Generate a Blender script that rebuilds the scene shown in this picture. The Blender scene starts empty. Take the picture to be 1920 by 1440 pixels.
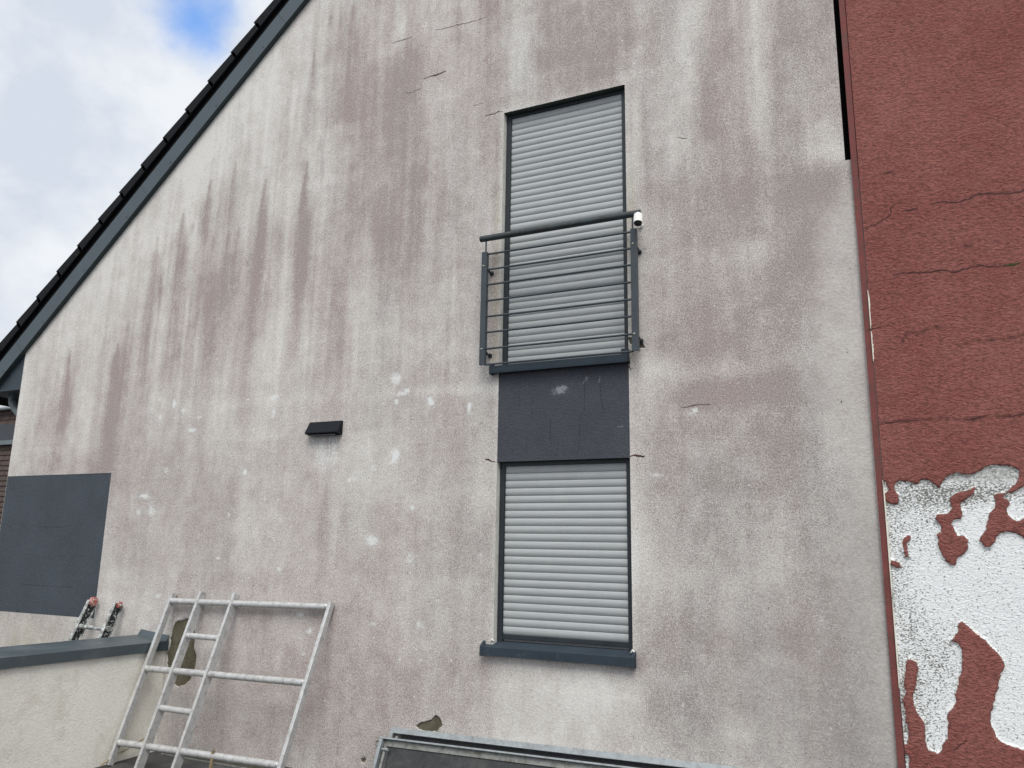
import bpy, bmesh, math, random
import numpy as np
from mathutils import Vector, Matrix, noise as mnoise
random.seed(7)
rng = np.random.default_rng(7)
SC = bpy.context.scene
COL = SC.collection

# ------------------------------------------------------------------ camera
FPX = 1470.0                       # focal length in px of a 1920 px wide picture
YAW, PIT, ROL = 0.4386048, 0.20385009, 0.01666796
CAM = np.array([0.0, -5.6, 2.1])   # the gable wall is the plane y = 0
fw = np.array([-math.sin(YAW)*math.cos(PIT), math.cos(YAW)*math.cos(PIT), math.sin(PIT)])
r0 = np.cross(fw, [0, 0, 1]); r0 /= np.linalg.norm(r0); u0 = np.cross(r0, fw)
rt = math.cos(ROL)*r0 + math.sin(ROL)*u0
up = -math.sin(ROL)*r0 + math.cos(ROL)*u0
cd = bpy.data.cameras.new('camera'); cam = bpy.data.objects.new('camera', cd); COL.objects.link(cam)
cd.sensor_fit = 'HORIZONTAL'; cd.sensor_width = 36; cd.lens = FPX/1920*36
cd.clip_start = 0.05; cd.clip_end = 2000
m = Matrix(((rt[0], up[0], -fw[0], CAM[0]), (rt[1], up[1], -fw[1], CAM[1]), (rt[2], up[2], -fw[2], CAM[2]), (0, 0, 0, 1)))
cam.matrix_world = m
SC.camera = cam

# ------------------------------------------------------------------ sky, sun, exposure
SUN_EL, SUN_AZ = math.radians(54), math.radians(-27)     # azimuth from the -y side towards -x
w = bpy.data.worlds.new("World"); SC.world = w; w.use_nodes = True
nt = w.node_tree; nt.nodes.clear()
def N(tree, typ, **kw):
    n = tree.nodes.new(typ)
    for k, v in kw.items():
        if k.startswith('i_'):
            key = k[2:]
            key = int(key) if key.isdigit() else key
            n.inputs[key].default_value = v
        else:
            setattr(n, k, v)
    return n
sky = N(nt, 'ShaderNodeTexSky', sky_type='NISHITA', sun_disc=False, sun_elevation=SUN_EL, sun_rotation=math.radians(180)+SUN_AZ, altitude=100, dust_density=1.5)
tc = N(nt, 'ShaderNodeTexCoord')
mp = N(nt, 'ShaderNodeMapping'); mp.inputs['Scale'].default_value = (1, 1, 1.35)
n1 = N(nt, 'ShaderNodeTexNoise', i_Scale=4.6, i_Detail=7, i_Roughness=0.56); n1.inputs['Distortion'].default_value = .12
n2 = N(nt, 'ShaderNodeTexNoise', i_Scale=5.5, i_Detail=9, i_Roughness=0.58); n2.inputs['Distortion'].default_value = .12
L = nt.links
L.new(tc.outputs['Generated'], mp.inputs[0]); L.new(mp.outputs[0], n1.inputs['Vector']); L.new(mp.outputs[0], n2.inputs['Vector'])
def raydir(px, py):
    d = fw + (px-960)/FPX*rt - (py-720)/FPX*up
    return d/np.linalg.norm(d)
hole = raydir(366, 36)             # the gap of blue between the clouds
dist = N(nt, 'ShaderNodeVectorMath', operation='DISTANCE'); dist.inputs[1].default_value = tuple(hole)
L.new(tc.outputs['Generated'], dist.inputs[0])
mr = N(nt, 'ShaderNodeMapRange', i_1=0.0, i_2=0.115, i_3=0.34, i_4=-0.16); L.new(dist.outputs['Value'], mr.inputs[0])
s1 = N(nt, 'ShaderNodeMath', operation='ADD'); L.new(n1.outputs['Fac'], s1.inputs[0]); L.new(mr.outputs[0], s1.inputs[1])
mask = N(nt, 'ShaderNodeMapRange', i_1=0.50, i_2=0.86, i_3=1.0, i_4=0.0, interpolation_type='SMOOTHSTEP'); L.new(s1.outputs[0], mask.inputs[0])
cr = N(nt, 'ShaderNodeValToRGB'); L.new(n2.outputs['Fac'], cr.inputs[0])
cr.color_ramp.elements[0].position = .40; cr.color_ramp.elements[0].color = (5.6, 6.1, 6.9, 1)
cr.color_ramp.elements[1].position = .60; cr.color_ramp.elements[1].color = (7.3, 7.55, 7.9, 1)
tint = N(nt, 'ShaderNodeMix', data_type='RGBA', blend_type='MULTIPLY'); tint.inputs['Factor'].default_value = 1
tint.inputs[7].default_value = (1.9, 2.3, 2.7, 1); L.new(sky.outputs[0], tint.inputs[6])
mx = N(nt, 'ShaderNodeMix', data_type='RGBA'); L.new(mask.outputs[0], mx.inputs['Factor'])
L.new(tint.outputs[2], mx.inputs[6]); L.new(cr.outputs[0], mx.inputs[7])
bg = N(nt, 'ShaderNodeBackground'); bg.inputs['Strength'].default_value = 0.1
L.new(mx.outputs[2], bg.inputs[0])
wo = N(nt, 'ShaderNodeOutputWorld'); L.new(bg.outputs[0], wo.inputs[0])

sl = bpy.data.lights.new('sun', 'SUN'); sun = bpy.data.objects.new('sun', sl); COL.objects.link(sun)
sl.energy = 2.3; sl.angle = math.radians(34); sl.color = (1, .965, .92)
sd = Vector((-math.sin(SUN_AZ)*math.cos(SUN_EL), -math.cos(SUN_AZ)*math.cos(SUN_EL), math.sin(SUN_EL)))
sun.rotation_euler = sd.to_track_quat('Z', 'Y').to_euler(); sun.location = (0, -10, 12)
SC.view_settings.view_transform = 'Standard'; SC.view_settings.look = 'None'
SC.view_settings.exposure = 0.26; SC.view_settings.gamma = 1.0
SC.render.engine = 'CYCLES'

# ------------------------------------------------------------------ survey helpers (picture point -> metres on a real plane)
def W(px, py, Y=0.0):
    d = fw + (px-960)/FPX*rt - (py-720)/FPX*up
    t = (Y-CAM[1])/d[1]
    return np.array([CAM[0]+d[0]*t, Y, CAM[2]+d[2]*t])
def WX(px, py, X):
    d = fw + (px-960)/FPX*rt - (py-720)/FPX*up
    t = (X-CAM[0])/d[0]
    return CAM + d*t
def wl(pts, Y=0.0):
    return [(float(q[0]), float(q[2])) for q in (W(a, b, Y) for a, b in pts)]

# ------------------------------------------------------------------ object helpers
def tag(o, label=None, cat=None, group=None, kind=None):
    if label: o['label'] = label
    if cat: o['category'] = cat
    if group: o['group'] = group
    if kind: o['kind'] = kind
    return o
def empty(name, loc, label=None, cat=None, group=None):
    o = bpy.data.objects.new(name, None); COL.objects.link(o); o.location = loc; o.empty_display_size = .1
    return tag(o, label, cat, group)
ROOTLOC = {}
class MB:
    def __init__(s): s.v = []; s.f = []; s.mi = []; s.m = 0
    def add(s, vs, fs):
        b = len(s.v); s.v += [tuple(float(c) for c in v) for v in vs]; s.f += [tuple(i+b for i in f) for f in fs]; s.mi += [s.m]*len(fs); return s
    def box(s, a, b):
        x0, y0, z0 = a; x1, y1, z1 = b
        return s.add([(x0,y0,z0),(x1,y0,z0),(x1,y1,z0),(x0,y1,z0),(x0,y0,z1),(x1,y0,z1),(x1,y1,z1),(x0,y1,z1)],
                     [(0,3,2,1),(4,5,6,7),(0,1,5,4),(1,2,6,5),(2,3,7,6),(3,0,4,7)])
    def obox(s, o, A, B, C_):      # origin and three edge vectors
        o, A, B, C_ = map(np.array, (o, A, B, C_))
        if np.dot(np.cross(A, B), C_) < 0: o = o + A; A = -A
        p = [o, o+A, o+A+B, o+B, o+C_, o+A+C_, o+A+B+C_, o+B+C_]
        return s.add(p, [(0,3,2,1),(4,5,6,7),(0,1,5,4),(1,2,6,5),(2,3,7,6),(3,0,4,7)])
    def tube(s, pts, r, n=14, cap=True, jit=0):
        pts = [np.array(p, float) for p in pts]; rs = r if isinstance(r, (list, tuple)) else [r]*len(pts)
        rings = []; prev = None
        for i, p in enumerate(pts):
            d = (pts[min(i+1, len(pts)-1)]-pts[max(i-1, 0)]); d /= np.linalg.norm(d)
            a = np.cross(d, [0, 0, 1]) if prev is None else prev - d*np.dot(prev, d)
            if np.linalg.norm(a) < 1e-3: a = np.cross(d, [0, 1, 0])
            a /= np.linalg.norm(a); prev = a; b = np.cross(d, a)
            rings.append([p + rs[i]*(math.cos(2*math.pi*k/n)*a + math.sin(2*math.pi*k/n)*b) for k in range(n)])
        vs = [q for R_ in rings for q in R_]; fs = []
        for i in range(len(pts)-1):
            for k in range(n):
                k2 = (k+1) % n; fs.append((i*n+k, i*n+k2, (i+1)*n+k2, (i+1)*n+k))
        if cap: fs += [tuple(reversed(range(n))), tuple(range((len(pts)-1)*n, len(pts)*n))]
        return s.add(vs, fs)
    def prism(s, poly, a, b, axis='x'):    # poly in the two other axes
        n = len(poly)
        def P(t, q):
            return {'x': (t, q[0], q[1]), 'y': (q[0], t, q[1]), 'z': (q[0], q[1], t)}[axis]
        vs = [P(a, q) for q in poly] + [P(b, q) for q in poly]
        fs = [tuple(range(n)), tuple(reversed(range(n, 2*n)))] + [(i, i+n, (i+1) % n+n, (i+1) % n) for i in range(n)]
        return s.add(vs, fs)
    def build(s, name, mats, parent=None, bevel=0, smooth=False):
        if not isinstance(mats, (list, tuple)): mats = [mats]
        off = np.array(ROOTOF(parent)) if parent is not None else np.zeros(3)
        if parent is None:
            base = np.array(s.v); off = np.array([base[:,0].mean(), base[:,1].mean(), base[:,2].min()])
        me = bpy.data.meshes.new(name); me.from_pydata([tuple(np.array(v)-off) for v in s.v], [], s.f)
        for mt in mats: me.materials.append(mt)
        if len(mats) > 1: me.polygons.foreach_set('material_index', s.mi)
        bm = bmesh.new(); bm.from_mesh(me); bmesh.ops.recalc_face_normals(bm, faces=bm.faces)
        if bevel: bmesh.ops.bevel(bm, geom=[e for e in bm.edges if len(e.link_faces) == 2 and e.calc_face_angle(0) > .6], offset=bevel, segments=2, affect='EDGES', profile=.6)
        bm.to_mesh(me); bm.free()
        o = bpy.data.objects.new(name, me); COL.objects.link(o)
        if parent is not None: o.parent = parent
        else: o.location = off
        if smooth:
            me.polygons.foreach_set('use_smooth', [True]*len(me.polygons))
            try: me.set_sharp_from_angle(angle=math.radians(40))
            except Exception: pass
        return o
def ROOTOF(o):
    t = Vector((0, 0, 0))
    while o is not None: t = t + o.location; o = o.parent
    return tuple(t)

# ------------------------------------------------------------------ materials
def mat(name, base=(.5,.5,.5), rough=.7, metal=0, spec=.5):
    mt = bpy.data.materials.new(name); mt.use_nodes = True
    p = mt.node_tree.nodes['Principled BSDF']
    p.inputs['Base Color'].default_value = (*base, 1); p.inputs['Roughness'].default_value = rough
    p.inputs['Metallic'].default_value = metal; p.inputs['Specular IOR Level'].default_value = spec
    return mt, mt.node_tree, p
def noise(t, vec, scale, detail=4, rough=.55, dist=0):
    n = N(t, 'ShaderNodeTexNoise', i_Scale=scale, i_Detail=detail, i_Roughness=rough); n.inputs['Distortion'].default_value = dist
    if vec is not None: t.links.new(vec, n.inputs['Vector'])
    return n.outputs['Fac']
def mrange(t, src, a, b, c, d, smooth=False):
    n = N(t, 'ShaderNodeMapRange', i_1=a, i_2=b, i_3=c, i_4=d)
    if smooth: n.interpolation_type = 'SMOOTHSTEP'
    t.links.new(src, n.inputs[0]); return n.outputs[0]
def mixc(t, fac, a, b, blend='MIX'):
    n = N(t, 'ShaderNodeMix', data_type='RGBA', blend_type=blend)
    for key, v in (('Factor', fac), (6, a), (7, b)):
        if isinstance(v, (float, int)): n.inputs[key].default_value = v
        elif isinstance(v, tuple): n.inputs[key].default_value = (*v[:3], 1)
        else: t.links.new(v, n.inputs[key])
    return n.outputs[2]
def mth(t, op, a, b=None, c=None):
    n = N(t, 'ShaderNodeMath', operation=op)
    for i, v in enumerate((a, b, c)):
        if v is None: continue
        if isinstance(v, (float, int)): n.inputs[i].default_value = v
        else: t.links.new(v, n.inputs[i])
    return n.outputs[0]
def bump(t, p, h, strength, distn):
    b = N(t, 'ShaderNodeBump'); b.inputs['Strength'].default_value = strength; b.inputs['Distance'].default_value = distn
    t.links.new(h, b.inputs['Height']); t.links.new(b.outputs[0], p.inputs['Normal'])
def pos(t, scale=None):
    g = N(t, 'ShaderNodeNewGeometry').outputs['Position']
    if scale:
        mp_ = N(t, 'ShaderNodeMapping'); mp_.inputs['Scale'].default_value = scale; t.links.new(g, mp_.inputs[0]); return mp_.outputs[0]
    return g
def attr(t, name):
    return N(t, 'ShaderNodeAttribute', attribute_name=name).outputs['Fac']
def simple(name, base, rough=.6, metal=0, var=.25, scale=12, grain=0, gscale=220, bmp=0, stretch=None, spec=.5, dirt=None, dscale=9, dlo=.55, dhi=.72):
    mt, t, p = mat(name, base, rough, metal, spec)
    v = pos(t, stretch)
    f = noise(t, v, scale, 5)
    lo = tuple(c*(1-var) for c in base); hi = tuple(min(1, c*(1+var)) for c in base)
    c = mixc(t, mrange(t, f, .3, .7, 0, 1), lo, hi)
    if grain:
        g = noise(t, pos(t), gscale, 2); c = mixc(t, 1.0, c, mixc(t, mrange(t, g, .3, .7, 0, 1), (1-grain,)*3, (1+grain*.6,)*3), 'MULTIPLY')
    if dirt:
        d = noise(t, pos(t), dscale, 8, .7); c = mixc(t, mrange(t, d, dlo, dhi, 0, 1), c, dirt)
    t.links.new(c, p.inputs['Base Color'])
    t.links.new(mrange(t, f, .3, .7, max(0, rough-.1), min(1, rough+.12)), p.inputs['Roughness'])
    if bmp: bump(t, p, noise(t, pos(t), gscale, 3), .6, bmp)
    return mt

# grey render of the gable: dirt, mauve bloom, clean repairs and the patches of bare mortar come from surface maps stored on the wall
def render_mat():
    mt, t, p = mat('stained_render', rough=.92, spec=.25)
    dirt, mauve, clean, bare, smoo, moss = (attr(t, a) for a in ('dirt', 'mauve', 'clean', 'bare', 'smoothness', 'moss'))
    P = pos(t)
    g1 = noise(t, P, 118, 2, .6); g2 = noise(t, P, 240, 2, .6); g3 = noise(t, P, 34, 4, .65)
    blot = noise(t, P, 7, 8, .72)
    d = mth(t, 'ADD', dirt, mth(t, 'MULTIPLY', mth(t, 'SUBTRACT', blot, .5), .72))
    d = mth(t, 'ADD', d, mth(t, 'MULTIPLY', mth(t, 'SUBTRACT', g3, .5), .70))
    d = N(t, 'ShaderNodeClamp').outputs[0] if False else mth(t, 'MINIMUM', mth(t, 'MAXIMUM', d, 0.0), 1.25)
    g4 = noise(t, P, 62, 2, .6)
    gr = mth(t, 'ADD', mth(t, 'ADD', mth(t, 'MULTIPLY', g1, .55), mth(t, 'MULTIPLY', g2, .20)), mth(t, 'MULTIPLY', g4, .22)); gr = mth(t, 'SUBTRACT', gr, -.015)
    rgh = mth(t, 'SUBTRACT', 1.0, mth(t, 'MULTIPLY', smoo, .8))
    d = mth(t, 'ADD', d, mth(t, 'MULTIPLY', mth(t, 'MULTIPLY', mth(t, 'SUBTRACT', .5, gr), 1.6), rgh))
    d = mth(t, 'MAXIMUM', d, 0.0)
    cleanc = (.690, .674, .634); greyd = (.325, .302, .286); mauved = (.362, .297, .282)
    dark = mixc(t, mauve, greyd, mauved)
    c = mixc(t, mth(t, 'MINIMUM', d, 1.0), cleanc, dark)
    # grit: the pits of the render hold dirt
    amp = mth(t, 'MULTIPLY', mth(t, 'ADD', mth(t, 'MULTIPLY', mth(t, 'MINIMUM', d, 1.0), .55), .32), mth(t, 'SUBTRACT', 1.0, mth(t, 'MULTIPLY', smoo, .72)))
    gm = mth(t, 'MULTIPLY', mrange(t, gr, .39, .61, -1.1, 1.0), amp)
    gm = mth(t, 'ADD', 1.0, mth(t, 'MULTIPLY', gm, .36))
    cc = N(t, 'ShaderNodeCombineColor'); [t.links.new(gm, cc.inputs[i]) for i in range(3)]
    c = mixc(t, 1.0, c, cc.outputs[0], 'MULTIPLY')
    # tiny white chips and dark pinholes scattered in the coat
    vo = N(t, 'ShaderNodeTexVoronoi', i_Scale=21.0); t.links.new(P, vo.inputs['Vector'])
    pick = N(t, 'ShaderNodeSeparateColor'); t.links.new(vo.outputs['Color'], pick.inputs[0])
    chip = mth(t, 'MULTIPLY', mrange(t, vo.outputs['Distance'], .10, .22, 1, 0), mth(t, 'MULTIPLY', mrange(t, pick.outputs[0], .89, .91, 0, 1), mrange(t, noise(t, P, 1.6, 4), .48, .62, 0, 1)))
    c = mixc(t, mth(t, 'MULTIPLY', chip, .75), c, (.74, .75, .73))
    hole_ = mth(t, 'MULTIPLY', mrange(t, vo.outputs['Distance'], .06, .14, 1, 0), mrange(t, pick.outputs[1], .955, .97, 0, 1))
    c = mixc(t, mth(t, 'MULTIPLY', hole_, .6), c, (.12, .10, .09))
    # whiter retouched spots
    cl = mth(t, 'ADD', clean, mth(t, 'MULTIPLY', mth(t, 'SUBTRACT', noise(t, P, 46, 6, .75), .5), 1.9))
    c = mixc(t, mth(t, 'MULTIPLY', mrange(t, cl, .38, .95, 0, .85, True), mrange(t, clean, .02, .2, 0, 1)), c, (.74, .765, .75))
    c = mixc(t, mth(t, 'MULTIPLY', moss, mrange(t, noise(t, P, 30, 5, .7), .35, .6, 0, 1)), c, (.36, .35, .17))
    # bare mortar
    b = mth(t, 'ADD', bare, mth(t, 'ADD', mth(t, 'MULTIPLY', mth(t, 'SUBTRACT', noise(t, P, 60, 4, .7), .5), .018), mth(t, 'MULTIPLY', mth(t, 'SUBTRACT', noise(t, P, 26, 3, .6), .5), .024)))
    bf = mrange(t, b, -.0012, .0012, 0, 1)
    bc = mixc(t, mrange(t, noise(t, P, 16, 5, .7), .35, .68, 0, 1), (.135, .12, .088), (.066, .064, .036))
    bc = mixc(t, mrange(t, noise(t, P, 150, 2), .5, .8, 0, .5), bc, (.2, .185, .14))
    edge = mrange(t, b, -.0075, -.0025, 0, 1)
    c = mixc(t, mth(t, 'MULTIPLY', edge, .5), c, (.66, .64, .58))
    c = mixc(t, bf, c, bc)
    t.links.new(c, p.inputs['Base Color'])
    h = mth(t, 'ADD', gr, mth(t, 'MULTIPLY', g3, .7))
    h = mth(t, 'SUBTRACT', h, mth(t, 'MULTIPLY', bf, 2.6))
    h = mth(t, 'ADD', h, mth(t, 'MULTIPLY', mth(t, 'MULTIPLY', noise(t, P, 52, 3, .55), smoo), 1.0))
    bump(t, p, h, .55, .006)
    return mt
M_render = render_mat()

def red_mat():
    mt, t, p = mat('red_render', rough=.88, spec=.25)
    P = pos(t); S = pos(t, (1, 1, 1.7))
    bare = attr(t, 'bare'); dk = attr(t, 'grime'); top = attr(t, 'topedge')
    g1 = noise(t, S, 44, 4, .62, .5); g2 = noise(t, P, 170, 2, .6); big = noise(t, P, 1.7, 6, .6)
    c = mixc(t, mrange(t, big, .3, .7, 0, 1), (.222, .072, .062), (.280, .106, .090))
    c = mixc(t, mrange(t, noise(t, S, 5, 6, .65), .4, .75, 0, .55), c, (.30, .125, .104))
    gm = mrange(t, mth(t, 'ADD', mth(t, 'MULTIPLY', g1, .7), mth(t, 'MULTIPLY', g2, .3)), .33, .62, .55, 1.36)
    cc = N(t, 'ShaderNodeCombineColor'); [t.links.new(gm, cc.inputs[i]) for i in range(3)]
    c = mixc(t, 1.0, c, cc.outputs[0], 'MULTIPLY')
    gk = mrange(t, mth(t, 'ADD', dk, mth(t, 'MULTIPLY', mth(t, 'SUBTRACT', noise(t, P, 28, 6, .75), .5), 1.3)), .35, .9, 0, 1)
    c = mixc(t, mth(t, 'MULTIPLY', gk, mrange(t, dk, .02, .2, 0, .9)), c, (.05, .022, .02))
    # exposed undercoat: white granules over grey mortar
    b = mth(t, 'ADD', bare, mth(t, 'ADD', mth(t, 'MULTIPLY', mth(t, 'SUBTRACT', noise(t, P, 75, 5, .75), .5), .020), mth(t, 'MULTIPLY', mth(t, 'SUBTRACT', noise(t, P, 22, 3, .6), .5), .030)))
    bf = mrange(t, b, -.0012, .0012, 0, 1)
    wh = attr(t, 'white')
    q = mth(t, 'ADD', mth(t, 'MULTIPLY', noise(t, S, 74, 3, .7), .85), mth(t, 'MULTIPLY', noise(t, P, 30, 3, .6), .15))
    q = mth(t, 'ADD', q, mth(t, 'MULTIPLY', mth(t, 'SUBTRACT', wh, .5), .17))
    uc = mixc(t, mrange(t, q, .41, .475, 0, 1), (.19, .19, .17), (.84, .86, .86))
    uc = mixc(t, mth(t, 'MULTIPLY', top, mrange(t, noise(t, P, 60, 4, .7), .3, .72, 1, .0)), uc, (.155, .145, .115))
    rim = mth(t, 'MULTIPLY', mrange(t, b, .0, .011, 1, 0), bf)
    uc = mixc(t, mth(t, 'MULTIPLY', rim, mrange(t, noise(t, P, 24, 3), .42, .6, 0, .75)), uc, (.74, .70, .60))
    c = mixc(t, bf, c, uc)
    t.links.new(c, p.inputs['Base Color'])
    h = mth(t, 'MULTIPLY', mth(t, 'ADD', g1, mth(t, 'MULTIPLY', g2, .4)), mth(t, 'SUBTRACT', 1.0, mth(t, 'MULTIPLY', bf, .6))); h = mth(t, 'SUBTRACT', h, mth(t, 'MULTIPLY', bf, .3))
    bump(t, p, h, 1.0, .016)
    return mt
M_red = red_mat()

M_pale = simple('pale_reveal', (.60, .60, .55), .9, var=.12, grain=.18, gscale=120, dirt=(.30, .31, .22), dscale=14, dlo=.58, dhi=.8)
M_smooth = simple('smooth_render', (.56, .555, .54), .9, var=.1, grain=.14, gscale=110, bmp=.004)
def panel_mat(name, base):
    mt, t, p = mat(name, base, .8, spec=.3)
    P = pos(t); S = pos(t, (1, 1, 2.2))
    g = noise(t, S, 55, 3, .6, .4); big = noise(t, P, 2.2, 5, .6)
    c = mixc(t, mrange(t, big, .3, .7, 0, 1), tuple(x*.88 for x in base), tuple(x*1.14 for x in base))
    gm = mrange(t, g, .3, .7, .8, 1.18); cc = N(t, 'ShaderNodeCombineColor'); [t.links.new(gm, cc.inputs[i]) for i in range(3)]
    c = mixc(t, 1.0, c, cc.outputs[0], 'MULTIPLY')
    st = noise(t, pos(t, (1, 1, .13)), 17, 5, .7)
    c = mixc(t, mrange(t, st, .66, .76, 0, .45), c, (.022, .025, .032))
    sc_ = attr(t, 'scuff'); q = mth(t, 'ADD', sc_, mth(t, 'MULTIPLY', mth(t, 'SUBTRACT', noise(t, P, 75, 4, .75), .5), 2.0))
    c = mixc(t, mth(t, 'MULTIPLY', mrange(t, q, .55, .95, 0, .8), mrange(t, sc_, .03, .2, 0, 1)), c, (.30, .31, .33))
    dk = attr(t, 'crack'); q = mth(t, 'ADD', dk, mth(t, 'MULTIPLY', mth(t, 'SUBTRACT', noise(t, P, 60, 4, .75), .5), 1.1))
    c = mixc(t, mth(t, 'MULTIPLY', mrange(t, q, .56, .95, 0, .7), mrange(t, dk, .03, .2, 0, 1)), c, (.012, .013, .017))
    t.links.new(c, p.inputs['Base Color'])
    bump(t, p, g, .7, .006)
    return mt
M_panel = panel_mat('dark_blue_render', (.058, .062, .076))
M_panel2 = panel_mat('slate_blue_render', (.058, .070, .084))
M_anth = simple('anthracite_metal', (.040, .052, .062), .42, .0, var=.18, scale=6, spec=.5, dirt=(.075, .085, .085), dscale=16, dlo=.6, dhi=.8)
M_anthd = simple('anthracite_guide', (.016, .022, .028), .5, var=.15, scale=6)
M_sill = simple('coated_sill', (.030, .043, .057), .62, var=.15, scale=5, spec=.25, dirt=(.10, .11, .11), dscale=12, dlo=.6, dhi=.85)
M_fascia = simple('fascia_board', (.066, .090, .104), .6, var=.14, scale=4, grain=.1, dirt=(.05, .065, .06), dscale=7, dlo=.60, dhi=.78)
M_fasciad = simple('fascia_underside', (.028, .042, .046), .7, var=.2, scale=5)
M_tile = simple('black_tile', (.008, .009, .011), .8, spec=.2, var=.3, scale=7, grain=.3, gscale=90, dirt=(.035, .04, .032), dscale=9, dlo=.6, dhi=.8)
M_black = simple('black_void', (.006, .006, .007), .9, var=.1)
M_soff = simple('eave_box', (.030, .045, .058), .55, var=.3, scale=6, dirt=(.12, .12, .11), dscale=14, dlo=.58, dhi=.8, stretch=(3, 1, .5))
M_zinc = simple('zinc_pipe', (.16, .19, .20), .45, .5, var=.2, scale=8)
M_coping = simple('coping_metal', (.070, .092, .104), .45, .15, var=.14, scale=4, dirt=(.13, .155, .17), dscale=3, dlo=.5, dhi=.75, stretch=(3, .5, 1))
def slat_mat():
    mt, t, p = mat('grey_shutter', (.42, .45, .46), .38, spec=.5)
    v = pos(t, (1.2, 1, 40)); f = noise(t, v, 5, 4)
    c = mixc(t, mrange(t, f, .3, .7, 0, 1), (.335, .355, .358), (.405, .424, .424))
    st = noise(t, pos(t, (1, 1, .22)), 9, 6, .7)
    c = mixc(t, mrange(t, st, .5, .8, 0, .35), c, (.30, .31, .31))
    t.links.new(c, p.inputs['Base Color']); t.links.new(mrange(t, f, .3, .7, .32, .46), p.inputs['Roughness']); return mt
M_slat = slat_mat()
def rail_mat():
    mt, t, p = mat('lichened_handrail', (.035, .05, .055), .5)
    P = pos(t); f = noise(t, P, 46, 6, .75); u_ = N(t, 'ShaderNodeSeparateXYZ'); g = N(t, 'ShaderNodeNewGeometry'); t.links.new(g.outputs['Normal'], u_.inputs[0])
    c = mixc(t, mrange(t, noise(t, P, 8, 5), .4, .65, 0, 1), (.035, .05, .055), (.022, .022, .020))
    c = mixc(t, mrange(t, f, .6, .72, 0, .8), c, (.22, .235, .19))
    c = mixc(t, mrange(t, noise(t, P, 22, 6, .7), .6, .7, 0, .7), c, (.07, .045, .025))
    t.links.new(c, p.inputs['Base Color']); return mt
M_hand = rail_mat()
def alu_mat(name, base, dirt, dlo=.52, dhi=.7, metal=.65, rough=.42, dscale=22, white=None):
    mt, t, p = mat(name, base, rough, metal)
    P = pos(t); f = noise(t, P, 14, 6, .65); g = noise(t, P, dscale, 8, .72)
    c = mixc(t, mrange(t, f, .3, .7, 0, 1), tuple(x*.86 for x in base), tuple(min(1, x*1.12) for x in base))
    k = mrange(t, g, dlo, dhi, 0, 1)
    c = mixc(t, k, c, dirt)
    if white:
        wv = noise(t, P, 40, 7, .75); kw = mrange(t, wv, white[0], white[1], 0, 1); c = mixc(t, kw, c, (.62, .66, .66)); k = mth(t, 'MAXIMUM', k, kw)
    t.links.new(c, p.inputs['Base Color'])
    t.links.new(mth(t, 'MULTIPLY', mth(t, 'SUBTRACT', 1.0, mth(t, 'MULTIPLY', k, .8)), metal), p.inputs['Metallic'])
    t.links.new(mrange(t, f, .3, .7, rough-.08, rough+.14), p.inputs['Roughness'])
    bump(t, p, g, .25, .002)
    return mt
M_alu = alu_mat('weathered_aluminium', (.53, .535, .53), (.20, .19, .175), .50, .74, metal=.3, rough=.5)
M_alud = alu_mat('weathered_channel', (.45, .46, .45), (.20, .19, .17), .5, .74, metal=.5)
M_galv = alu_mat('galvanised_steel', (.33, .36, .37), (.19, .19, .18), .50, .72, metal=.4, rough=.5)
M_galvd = alu_mat('dirty_galvanised', (.24, .25, .235), (.10, .09, .07), .46, .66, metal=.35, rough=.55)
M_split = alu_mat('splattered_black', (.012, .013, .015), (.05, .05, .05), .6, .7, metal=0, rough=.5, white=(.56, .60))
M_splitw = alu_mat('splattered_rung', (.22, .23, .22), (.58, .59, .56), .46, .60, metal=.3, rough=.5, white=(.55, .6))
M_wheel = simple('red_roller', (.36, .06, .05), .5, var=.2, scale=30, dirt=(.5, .42, .38), dscale=60, dlo=.50, dhi=.58)
M_whitep = simple('white_plastic', (.78, .78, .73), .35, var=.05)
M_glassb = simple('black_lens', (.008, .009, .010), .15, var=.05)
M_lampm = simple('black_coated_metal', (.007, .009, .013), .6, var=.2, scale=14, spec=.2)
M_ply = simple('dark_plywood', (.030, .031, .033), .62, var=.35, scale=6, grain=.3, gscale=60, dirt=(.075, .075, .07), dscale=8, dlo=.5, dhi=.8)
M_wood = simple('weathered_wood', (.17, .125, .075), .85, var=.35, scale=30, stretch=(1, 1, .1))
M_palewood = simple('pale_batten', (.38, .34, .25), .8, var=.25, scale=24)
M_btile = simple('brown_tile', (.085, .058, .048), .8, var=.35, scale=5, grain=.3, gscale=40, dirt=(.045, .04, .03), dscale=3, dlo=.5, dhi=.7)
M_dslate = simple('dark_slate', (.045, .05, .058), .6, var=.2, scale=2)
M_ground = simple('bitumen_ground', (.060, .060, .062), .9, var=.25, scale=2.5, grain=.35, gscale=130, bmp=.004, dirt=(.10, .095, .075), dscale=5, dlo=.5, dhi=.75)
M_low = simple('cream_render', (.86, .84, .755), .92, var=.07, scale=1.4, grain=.10, gscale=85, bmp=.010, dirt=(.58, .53, .46), dscale=2.3, dlo=.50, dhi=.78, stretch=(1, 1, .35))
M_bead = simple('cream_bead', (.72, .70, .60), .6, var=.1)
M_wallg = simple('distant_wall', (.5, .48, .44), .9, var=.1)
M_brass = simple('brass_screw', (.45, .46, .36), .4, .6, var=.1)
M_crack = simple('crack_shadow', (.075, .062, .056), .95, var=.3)
M_crackr = simple('red_crack', (.060, .022, .020), .95, var=.3)
M_mosscr = simple('mossy_crack', (.035, .042, .012), .95, var=.4, scale=60)

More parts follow.
